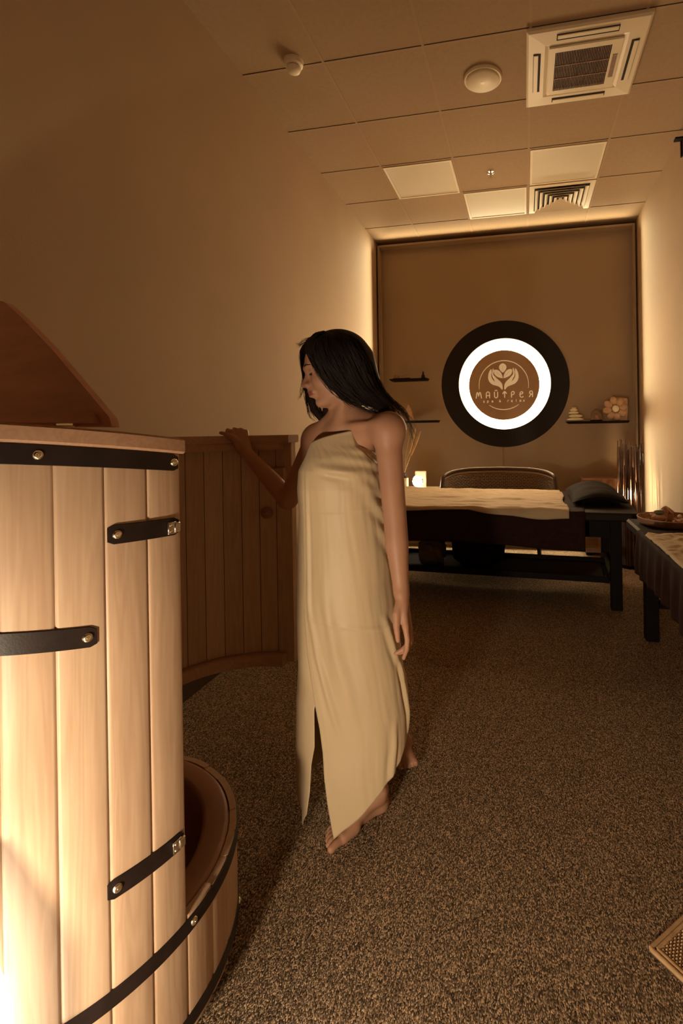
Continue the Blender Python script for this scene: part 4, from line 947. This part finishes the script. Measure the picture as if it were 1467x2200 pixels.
# --- left arm, hanging
elL = P(849, 1130, 1.605); wrL = P(862, 1270, 1.580)
B.chain([shL, shL * .55 + elL * .45, elL + up * .02, elL * .72 + wrL * .28, elL * .35 + wrL * .65, wrL], [.0470, .0405, .0370, .0372, .0298, .0240], .028); B.ell(shL + CR * .004, (.050, .050, .054), k=.03)
def hand(w_, pts_palm, fingers, thumb, kf=.0035):
    for a, b, ra, rb in pts_palm: B.cone(a, b, ra, rb, .012)
    for f_, r_ in fingers: B.chain(f_, r_, kf)
    B.chain(thumb[0], thumb[1], .006)
Dk = [1.535, 1.556, 1.577, 1.597]; kx = [(871, 1346), (877, 1352), (879, 1350), (878, 1344)]
kn = [P(*kx[i], Dk[i]) for i in range(4)]
wp = [wrL + CF * (-.016 + .010 * i) + up * -.006 for i in range(4)]
palm = [(wp[i], kn[i], .0165, .0112) for i in range(4)] + [(wrL + up * .01, P(866, 1300, 1.566), .0225, .018)]
fi = []
fi.append(([kn[0], P(875, 1373, 1.528), P(874, 1394, 1.530), P(867, 1414, 1.536)], [.0102, .0085, .0075, .0062]))
fi.append(([kn[1], P(880, 1380, 1.548), P(866, 1395, 1.545), P(850, 1404, 1.548)], [.0102, .0087, .0078, .0064]))
fi.append(([kn[2], P(883, 1378, 1.574), P(873, 1397, 1.572), P(858, 1403, 1.572)], [.0100, .0084, .0075, .0062]))
fi.append(([kn[3], P(882, 1368, 1.598), P(876, 1384, 1.597), P(866, 1391, 1.596)], [.0092, .0076, .0068, .0056]))
hand(wrL, palm, fi, ([P(859, 1296, 1.556), P(852, 1318, 1.540), P(852, 1347, 1.530), P(855, 1376, 1.528)], [.0150, .0135, .0105, .0072]))
# --- right arm, reaching to the door rail
elR = P(618, 1072, 1.955); wrR = P(525, 968, 2.075)
B.chain([shR, shR * .5 + elR * .5, elR], [.0445, .0395, .0365], .028); B.ell(shR, (.047, .047, .050), k=.03)
B.chain([elR, elR * .7 + wrR * .3, elR * .3 + wrR * .7, wrR], [.0360, .0362, .0290, .0235], .02)
rail = lambda x, y, D: P(x, y, D)
kr = [P(497, 928, 2.112), P(507, 925, 2.128), P(518, 925, 2.138), P(528, 929, 2.144)]
palm = [(wrR + CR * (-.014 + .0095 * i), kr[i], .0165, .0112) for i in range(4)]
fr_ = []
for i, (x, y) in enumerate(((489, 923), (503, 921), (517, 922), (530, 926))):
    b_ = kr[i]; fr_.append(([b_, P(x, y + 1, 2.150 + .006 * i), P(x - 1, y + 5, 2.185 + .006 * i), P(x - 1, y + 17, 2.200 + .006 * i)], [.0102, .0086, .0077, .0064]))
hand(wrR, palm, fr_, ([P(517, 955, 2.085), P(499, 940, 2.085), P(486, 933, 2.095), P(474, 930, 2.105)], [.0145, .0125, .0098, .0070]))
# --- head
hd = np.array([-.95, -.235, .22]); hd /= np.linalg.norm(hd); hu = np.array([-.245, .97, .0]); hu = hu - hd * (hu @ hd); hu /= np.linalg.norm(hu)
def c2w(v): return CR * v[0] - CD * v[1] - CF * v[2]
HF, HU = c2w(hd), c2w(hu); HS = np.cross(HU, HF); HS = HS if HS @ -CF > 0 else -HS        # HS: her left, towards the lens
HO = P(721, 795, 1.725); HR = np.stack([HF, HS, HU], 1)
def hp(f, s, u): return HO + HF * f + HS * s + HU * u
B.chain([neck0 + up * -.05, P(741, 880, 1.745), hp(-.022, 0, -.055)], [.058, .0475, .050], .03)
B.cone(P(728, 915, 1.70), hp(-.035, .055, -.03), .014, .014, .03)                              # neck muscle
B.ell(hp(-.012, 0, .035), (.094, .072, .086), HR, .02); B.ell(hp(.040, 0, .030), (.055, .062, .062), HR, .03)
B.ell(hp(.030, 0, -.045), (.058, .055, .062), HR, .03)
B.cone(hp(-.018, .050, -.060), hp(.062, .014, -.098), .018, .014, .025); B.cone(hp(-.018, -.050, -.060), hp(.062, -.014, -.098), .018, .014, .025)   # jaw
B.ell(hp(.076, 0, -.098), (.016, .020, .016), HR, .014)                                      # chin
B.ell(hp(.055, .034, -.030), (.030, .024, .030), HR, .02); B.ell(hp(.055, -.034, -.030), (.030, .024, .030), HR, .02)   # cheeks
B.cone(hp(.084, .03, .026), hp(.092, 0, .024), .011, .011, .012); B.cone(hp(.084, -.03, .026), hp(.092, 0, .024), .011, .011, .012)     # brow
for s_ in (1, -1): B.ell(hp(.092, .033 * s_, .006), (.013, .017, .010), HR, .010, sub=True)
for s_ in (1, -1): B.ell(hp(.0755, .032 * s_, .006), (.0135, .0145, .0120), HR, .004)           # eyes under the lids
B.chain([hp(.092, 0, .012), hp(.103, 0, -.010), hp(.1165, 0, -.027)], [.0075, .0082, .0098], .009)
B.cone(hp(.103, 0, -.031), hp(.078, 0, -.031), .0105, .020, .010); B.cone(hp(.094, 0, -.038), hp(.092, 0, -.052), .0095, .0105, .010)
for s_ in (1, -1): B.ell(hp(.1055, .0105 * s_, -.031), (.0105, .0068, .0078), HR, .005)
B.ell(hp(.088, 0, -.058), (.018, .022, .022), HR, .012)                                      # mouth mound
B.cone(hp(.1030, .0, -.0540), hp(.090, .021, -.0590), .0066, .0034, .003); B.cone(hp(.1030, .0, -.0540), hp(.090, -.021, -.0590), .0066, .0034, .003)
B.cone(hp(.1015, .0, -.0668), hp(.089, .019, -.0630), .0070, .0034, .003); B.cone(hp(.1015, .0, -.0668), hp(.089, -.019, -.0630), .0070, .0034, .003)
B.cone(hp(.106, .010, -.0603), hp(.088, .022, -.0608), .0012, .0012, .002) if False else None
for s_ in (1, -1):
    B.ell(hp(-.004, .070 * s_, -.005), (.017, .006, .030), HR, .008)                                # ears
V, F = B.mesh(2)
me = bpy.data.meshes.new('person'); ctr = np.array([-.50, 1.70, 0.0])
me.from_pydata((V - ctr).tolist(), [], F.tolist())
me.materials.append(M['skin'])
fv = V - HO; fl2 = np.stack([fv @ HF, fv @ HS, fv @ HU], 1); sa = np.abs(fl2[:, 1])
up_l = np.clip(1.6 - np.abs(fl2[:, 2] + .0550 + .13 * sa) / .0036, 0, 1); lo_l = np.clip(1.6 - np.abs(fl2[:, 2] + .0658 - .10 * sa) / .0042, 0, 1)
lip = np.maximum(up_l, lo_l) * np.clip((.0225 - sa) / .004, 0, 1) * (fl2[:, 0] > .082)
at_ = me.attributes.new('lip', 'FLOAT', 'POINT'); at_.data.foreach_set('value', lip.astype(np.float32))
me.polygons.foreach_set('use_smooth', [True] * len(F)); me.update()
body = bpy.data.objects.new('person', me); COL.objects.link(body); body.location = ctr
tag(body, 'barefoot woman in a pale wrap, head turned left, one hand on the barrel door', 'person')
del B
# eyes, lashes, brows
ey = MB()
for s_ in (1, -1): ey.ell(hp(.0785, .032 * s_, -.0015), (.0090, .0105, .0075), 16, 12, HR)
ey.build('eye', M['lash'], body, 180)
la = MB(); br_ = MB()
for s_ in (1, -1):
    la.tube([hp(.0895 - .010 * t * t, (.032 + .013 * t) * s_, -.0025 + .0035 * t * t) for t in np.linspace(-1, 1, 9)], [.0007 + .0013 * (1 - abs(t)) for t in np.linspace(-1, 1, 9)], 6)
    br_.tube([hp(.0975 - .016 * max(0, t) ** 2 - .003 * t, (.030 + .020 * t) * s_, .0265 + .005 * (1 - t * t)) for t in np.linspace(-1, 1, 9)], [.0008 + .0016 * (1 - abs(t)) for t in np.linspace(-1, 1, 9)], 6)
la.build('eyelashes', M['lash'], body, 180); br_.build('eyebrows', M['hair'], body, 180)

# --- hair: one mesh of a scalp volume, falling masses and many strands
Hs = SDF(HO - np.array([.26, .26, .30]), HO + np.array([.36, .30, .22]), .0035)
Hs.ell(hp(-.018, 0, .040), (.107, .086, .098), HR, .01)
Hs.ell(hp(-.050, 0, .010), (.085, .085, .100), HR, .02)
# take the face out
Hs.ell(hp(.118, .0, -.030), (.095, .085, .105), HR, .008, sub=True); Hs.ell(hp(.105, .045, -.03), (.070, .050, .085), HR, .008, sub=True)
Hs.ell(hp(.060, .075, -.050), (.055, .050, .070), HR, .008, sub=True)
def mass(pts, rs, k=.015): Hs.chain([P(*p) for p in pts], rs, k)
mass([(752, 770, 1.68), (770, 815, 1.69), (785, 850, 1.70)], [.045, .042, .030])
mass([(778, 770, 1.74), (793, 815, 1.74), (806, 850, 1.74), (830, 885, 1.72)], [.040, .036, .030, .016])
mass([(735, 790, 1.645), (755, 825, 1.65), (775, 860, 1.66)], [.022, .022, .018])
mass([(668, 740, 1.80), (658, 780, 1.83), (662, 830, 1.83), (676, 880, 1.82), (700, 912, 1.80)], [.022, .020, .017, .015, .010])
mass([(700, 850, 1.84), (706, 900, 1.82), (716, 925, 1.80)], [.018, .016, .008])
Vh, Fh = Hs.mesh(2); del Hs
hm = MB(); hm.v = [tuple(p) for p in Vh]; hm.f = [tuple(int(i) for i in f) for f in Fh]; hm.a = [.5] * len(Vh); hm.mi = [0] * len(Fh)
def spl(ctrl, n=14):
    c = [np.array(p, float) for p in ctrl]; c = [2 * c[0] - c[1]] + c + [2 * c[-1] - c[-2]]; out = []
    segs = len(c) - 3
    for q in np.linspace(0, segs - 1e-6, n):
        i = int(q); t = q - i; p0, p1, p2, p3 = c[i:i + 4]
        out.append(.5 * ((2 * p1) + (p2 - p0) * t + (2 * p0 - 5 * p1 + 4 * p2 - p3) * t * t + (3 * p1 - p0 - 3 * p2 + p3) * t ** 3))
    return out
def strands(guides, count, r, jit, n=14, seed=0, wave=1.0, clump=5):
    g = np.random.default_rng(seed); done = 0
    while done < count:
        i = g.integers(0, len(guides) - 1) if len(guides) > 1 else 0; t = g.random(); a, b = guides[i], guides[min(i + 1, len(guides) - 1)]
        K = len(a); lockj = [g.normal(size=3) * jit * (.25 + .75 * k / (K - 1)) for k in range(K)]; ph_ = g.random() * 6.28; wv_ = wave * g.uniform(.4, 1.6); cut_ = g.uniform(.80, 1.0)
        for _ in range(clump):
            c = []
            for k in range(K):
                q = np.array(a[k]) * (1 - t) + np.array(b[k]) * t; s_ = jit * .45 * (.6 + .4 * k / (K - 1)); u_ = k / (K - 1)
                q = q + lockj[k] * np.array([1, 1, .0016]) + np.array([g.normal() * s_, g.normal() * s_, g.normal() * s_ * .0016]) + np.array([1.0, -.5, .0010]) * wv_ * 3.2 * u_ * math.sin(ph_ + 7.5 * u_); c.append(P(*q))
            c0 = P(*(np.array(a[0]) * (1 - t) + np.array(b[0]) * t + np.array([4, 24, .03]))); c = [c0] + c
            rr = r * g.uniform(.6, 1.3); pts = spl(c, n); pts = pts[:max(5, int(n * cut_ * g.uniform(.9, 1)))]; m2_ = len(pts)
            hm.tube(pts, [rr * (1 - .80 * (j / (m2_ - 1)) ** 2.5) for j in range(m2_)], 4, False); done += 1
# swept back over the near side, from the parting to the back of the shoulder
near = [[(692, 722, 1.665), (668, 742, 1.625), (676, 778, 1.615), (700, 822, 1.625), (738, 858, 1.645), (800, 886, 1.665), (862, 928, 1.69)],
        [(702, 719, 1.665), (690, 738, 1.605), (705, 780, 1.598), (735, 825, 1.615), (772, 858, 1.640), (822, 884, 1.670), (872, 940, 1.70)],
        [(712, 717, 1.675), (722, 735, 1.600), (742, 780, 1.595), (768, 825, 1.620), (800, 860, 1.650), (838, 890, 1.690), (878, 946, 1.71)],
        [(722, 716, 1.695), (752, 735, 1.615), (776, 780, 1.625), (796, 825, 1.660), (818, 858, 1.685), (848, 892, 1.710), (880, 940, 1.73)],
        [(730, 717, 1.72), (770, 738, 1.67), (797, 785, 1.70), (808, 828, 1.72), (826, 855, 1.73), (850, 885, 1.74), (884, 960, 1.74)]]
strands(near, 900, .0010, 2.6, 20, 1, 1.7, 6)
strands(near[1:], 160, .0006, 7.0, 22, 2, 2.6, 3)
# front edge lock crossing the cheek
strands([[(682, 716, 1.67), (657, 745, 1.645), (668, 778, 1.625), (690, 812, 1.618), (716, 842, 1.628), (745, 868, 1.645), (775, 884, 1.66)], [(690, 712, 1.665), (666, 742, 1.63), (680, 778, 1.612), (706, 816, 1.612), (738, 852, 1.63), (766, 872, 1.65), (800, 892, 1.66)]], 90, .0009, 2.2, 18, 3, 1.0, 3)
# far side curtain hanging beyond the face
far = [[(680, 715, 1.70), (650, 742, 1.76), (644, 770, 1.80), (651, 812, 1.83), (654, 850, 1.83), (664, 890, 1.82), (690, 912, 1.80)],
       [(684, 713, 1.71), (658, 745, 1.78), (654, 790, 1.83), (662, 840, 1.84), (674, 880, 1.83), (696, 908, 1.81), (716, 912, 1.79)],
       [(690, 712, 1.72), (670, 750, 1.80), (668, 800, 1.85), (680, 850, 1.85), (694, 890, 1.84), (712, 912, 1.82), (722, 905, 1.79)]]
strands(far, 260, .0010, 2.2, 18, 4, .8, 5)
# fly-aways
strands([[(700, 712, 1.69), (672, 722, 1.70), (652, 732, 1.72), (640, 738, 1.73), (631, 730, 1.74)], [(695, 714, 1.68), (664, 730, 1.69), (648, 742, 1.71), (638, 748, 1.73), (634, 742, 1.74)]], 26, .0006, 3.0, 14, 5)
strands([[(655, 780, 1.80), (652, 815, 1.82), (648, 835, 1.82), (638, 850, 1.82), (628, 858, 1.82)], [(655, 780, 1.80), (654, 820, 1.82), (650, 842, 1.82), (644, 866, 1.82), (640, 880, 1.82)]], 18, .0005, 3.0, 14, 6)
strands([[(780, 745, 1.70), (800, 790, 1.71), (812, 820, 1.72), (822, 838, 1.73), (826, 850, 1.73)], [(780, 745, 1.70), (806, 800, 1.71), (820, 840, 1.72), (842, 868, 1.73), (870, 880, 1.73)]], 60, .0007, 5.0, 14, 7)
strands([[(760, 725, 1.70), (795, 770, 1.71), (806, 812, 1.72), (815, 838, 1.73), (830, 856, 1.73), (856, 878, 1.74), (872, 905, 1.74), (888, 950, 1.75), (893, 985, 1.75)], [(770, 735, 1.72), (802, 790, 1.72), (813, 826, 1.73), (830, 848, 1.73), (852, 866, 1.74), (872, 884, 1.74), (886, 915, 1.74), (898, 958, 1.75), (903, 1000, 1.75)]], 70, .0008, 4.0, 20, 8)
hair = hm.build('hair', M['hair'], body, 180)

# --- the wrap: a long sheet wound round the body, edges meeting at the front left, open slit below
RY = [935, 960, 985, 1010, 1050, 1100, 1150, 1200, 1250, 1300, 1350, 1400, 1450, 1500, 1550, 1600, 1660, 1730, 1812]
RL = [662, 655, 648, 641, 637, 639, 637, 635, 633, 631, 630, 630, 629.5, 629, 629, 629, 629, 630, 633]
RRt = [806, 812, 816, 818, 819, 822, 828, 832, 834, 839, 844, 849, 854, 859, 863, 862, 858, 854, 848]
RD = [1.745, 1.745, 1.74, 1.735, 1.73, 1.735, 1.74, 1.74, 1.74, 1.735, 1.73, 1.73, 1.725, 1.72, 1.715, 1.71, 1.70, 1.695, 1.69]
RBf = [.100, .112, .128, .138, .132, .122, .122, .124, .126, .124, .120, .118, .116, .114, .112, .112, .112, .114, .116]     # front depth
RBb = [.105, .105, .105, .105, .105, .108, .118, .128, .135, .135, .135, .135, .138, .142, .150, .155, .160, .165, .165]     # back depth
def zrow(i): return CAM_Z - (RY[i] - 928) / F_PX * (RD[i] - .06)
zr = np.array([zrow(i) for i in range(len(RY))])[::-1]
def prof(z):
    f = lambda A: float(np.interp(z, zr, np.array(A, float)[::-1]))
    D = f(RD); xl, xr = f(RL), f(RRt); return D, xl, xr, f(RBf), f(RBb), f(RY)
def ringpt(z, th, off=0.0):
    D, xl, xr, bf, bb, yy = prof(z); xc = (xl + xr) / 2; De = D - .03
    a = (xr - xl) / 2 / F_PX * De + off; c = math.cos(th); s_ = math.sin(th)
    base = CAM + CF * D + CR * ((xc - CX) / F_PX * De)
    e = 1.0; lat = a * math.copysign(abs(c) ** .9, c); dep = (bf + off) * s_ if s_ > 0 else (bb + off) * s_
    p = base + CR * lat - CF * dep; p[2] = z; return p
edgeR_z = [(1.32, 655), (1300, 657), (1400, 664), (1500, 679), (1550, 688), (1600, 694), (1650, 696), (1700, 702), (1760, 712), (1812, 723)]
edgeL_z = [(1400, 668), (1500, 679), (1510, 677), (1590, 676), (1630, 668), (1690, 663), (1740, 655), (1760, 646), (1812, 636)]
def edge_th(z, tab, first):
    D, xl, xr, bf, bb, yy = prof(z); x = float(np.interp(yy, [t[0] for t in tab], [t[1] for t in tab])); xc = (xl + xr) / 2; q = max(-.995, min(.995, (x - xc) / ((xr - xl) / 2)))
    return math.acos(math.copysign(abs(q) ** (1 / .9), q))
def thR(z): return edge_th(z, [(900, 655)] + edgeR_z[1:], 0)
def thL(z):
    yy = prof(z)[5]; base = edge_th(z, [(900, 668)] + edgeL_z, 0)
    return base - math.radians(14) * min(1, max(0, (1500 - yy) / 60))
HEM = [(0.0, .020), (.08, .082), (.17, .160), (.25, .215), (.31, .275), (.36, .300), (.45, .27), (.56, .21), (.67, .15), (.78, .085), (.89, .035), (1.0, .020)]
TOPY = [(0.0, 958), (.05, 950), (.10, 944), (.17, 936), (.255, 927), (.270, 927), (.285, 948), (.36, 984), (.45, 990), (.6, 985), (.8, 975), (.93, 962), (1.0, 958)]
def ztopw(ph):
    y = float(np.interp(ph, [t[0] for t in TOPY], [t[1] for t in TOPY])); return CAM_Z - (y - 928) / F_PX * 1.66
NU, NVr = 300, 230; vs = []
folds = [(.12, 1.262, .36, 1.215, .0022, .012), (.09, 1.245, .38, 1.17, .0030, .014), (.06, 1.225, .40, 1.10, .0032, .018), (.14, 1.17, .43, 1.03, .0032, .016), (.22, 1.12, .45, .88, .006, .020), (.26, 1.14, .46, .99, .0045, .018), (.27, 1.00, .46, .74, .006, .020), (.07, 1.19, .22, 1.16, .004, .011),
         (.29, .53, .315, .27, .009, .009), (.335, .50, .34, .33, .006, .008), (.25, .70, .30, .46, .005, .014), (.02, .80, .06, .30, .003, .010), (.035, 1.18, .025, .7, .0035, .008), (.085, .85, .10, .35, .003, .016), (.22, .36, .20, .12, .004, .014)]
for j in range(NVr + 1):
    v = j / NVr
    for i in range(NU + 1):
        ph = i / NU; z0, z1 = ztopw(ph), float(np.interp(ph, [t[0] for t in HEM], [t[1] for t in HEM])); z = z0 + (z1 - z0) * v
        a, b = thR(z), thL(z) - 2 * PI; th = a + (b - a) * ph
        off = .003 - .007 * max(0, (ph - .93) / .07) if z > .5 else .003 - .007 * max(0, (ph - .93) / .07) * max(0, (z - .4) / .1)
        d = .0014 * fbm(ph * 6, z * 1.4, 1.6, 3, 3) + .0012 * fbm(ph * 30, z * 2.5, 1.6, 9, 2)
        low = max(0, min(1, (.75 - z) / .6))
        d += low * .010 * math.sin(ph * 44 + 3 * fbm(ph * 4, z, 1, 2)) * max(.04, min(1, (ph - .40) / .1)) * min(1, ph / .1) * min(1, (1 - ph) / .1)
        for (p0, q0, p1, q1, am_, wd_) in folds:
            dx, dz = (p1 - p0) * 1.2, q1 - q0; L2 = dx * dx + dz * dz; t = (((ph - p0) * 1.2) * dx + (z - q0) * dz) / L2
            if -.1 < t < 1.1:
                dd = math.hypot((ph - p0) * 1.2 - t * dx, (z - q0) - t * dz); d += am_ * 1.5 * math.sin(PI * max(0, min(1, t))) ** .7 * (math.exp(-(dd / wd_) ** 2) - .45 * math.exp(-((dd - 1.9 * wd_) / wd_) ** 2))
        off -= .016 * max(0, 1 - v / .06) * (1 if ph < .30 or ph > .88 else max(0, (.40 - ph) / .10, (ph - .78) / .10))
        # ironed crease lines
        for zc_, am_ in ((.672 + .02 * math.cos(ph * 12), .0022), (1.045, .0012)):
            d += am_ * math.exp(-((z - zc_) / .006) ** 2) * (1 if ph < .34 else .3)
        vs.append(ringpt(z, th, off + d * min(1, .15 + v * NVr / 14)))
fs = [(j * (NU + 1) + i, j * (NU + 1) + i + 1, (j + 1) * (NU + 1) + i + 1, (j + 1) * (NU + 1) + i) for j in range(NVr) for i in range(NU)]
wrap = MB().add(vs, fs).build('wrap', M['wrap'], body, 180, 'pale satin wrap dress with a front slit')
so = wrap.modifiers.new('thickness', 'SOLIDIFY'); so.thickness = .0022; so.offset = 0
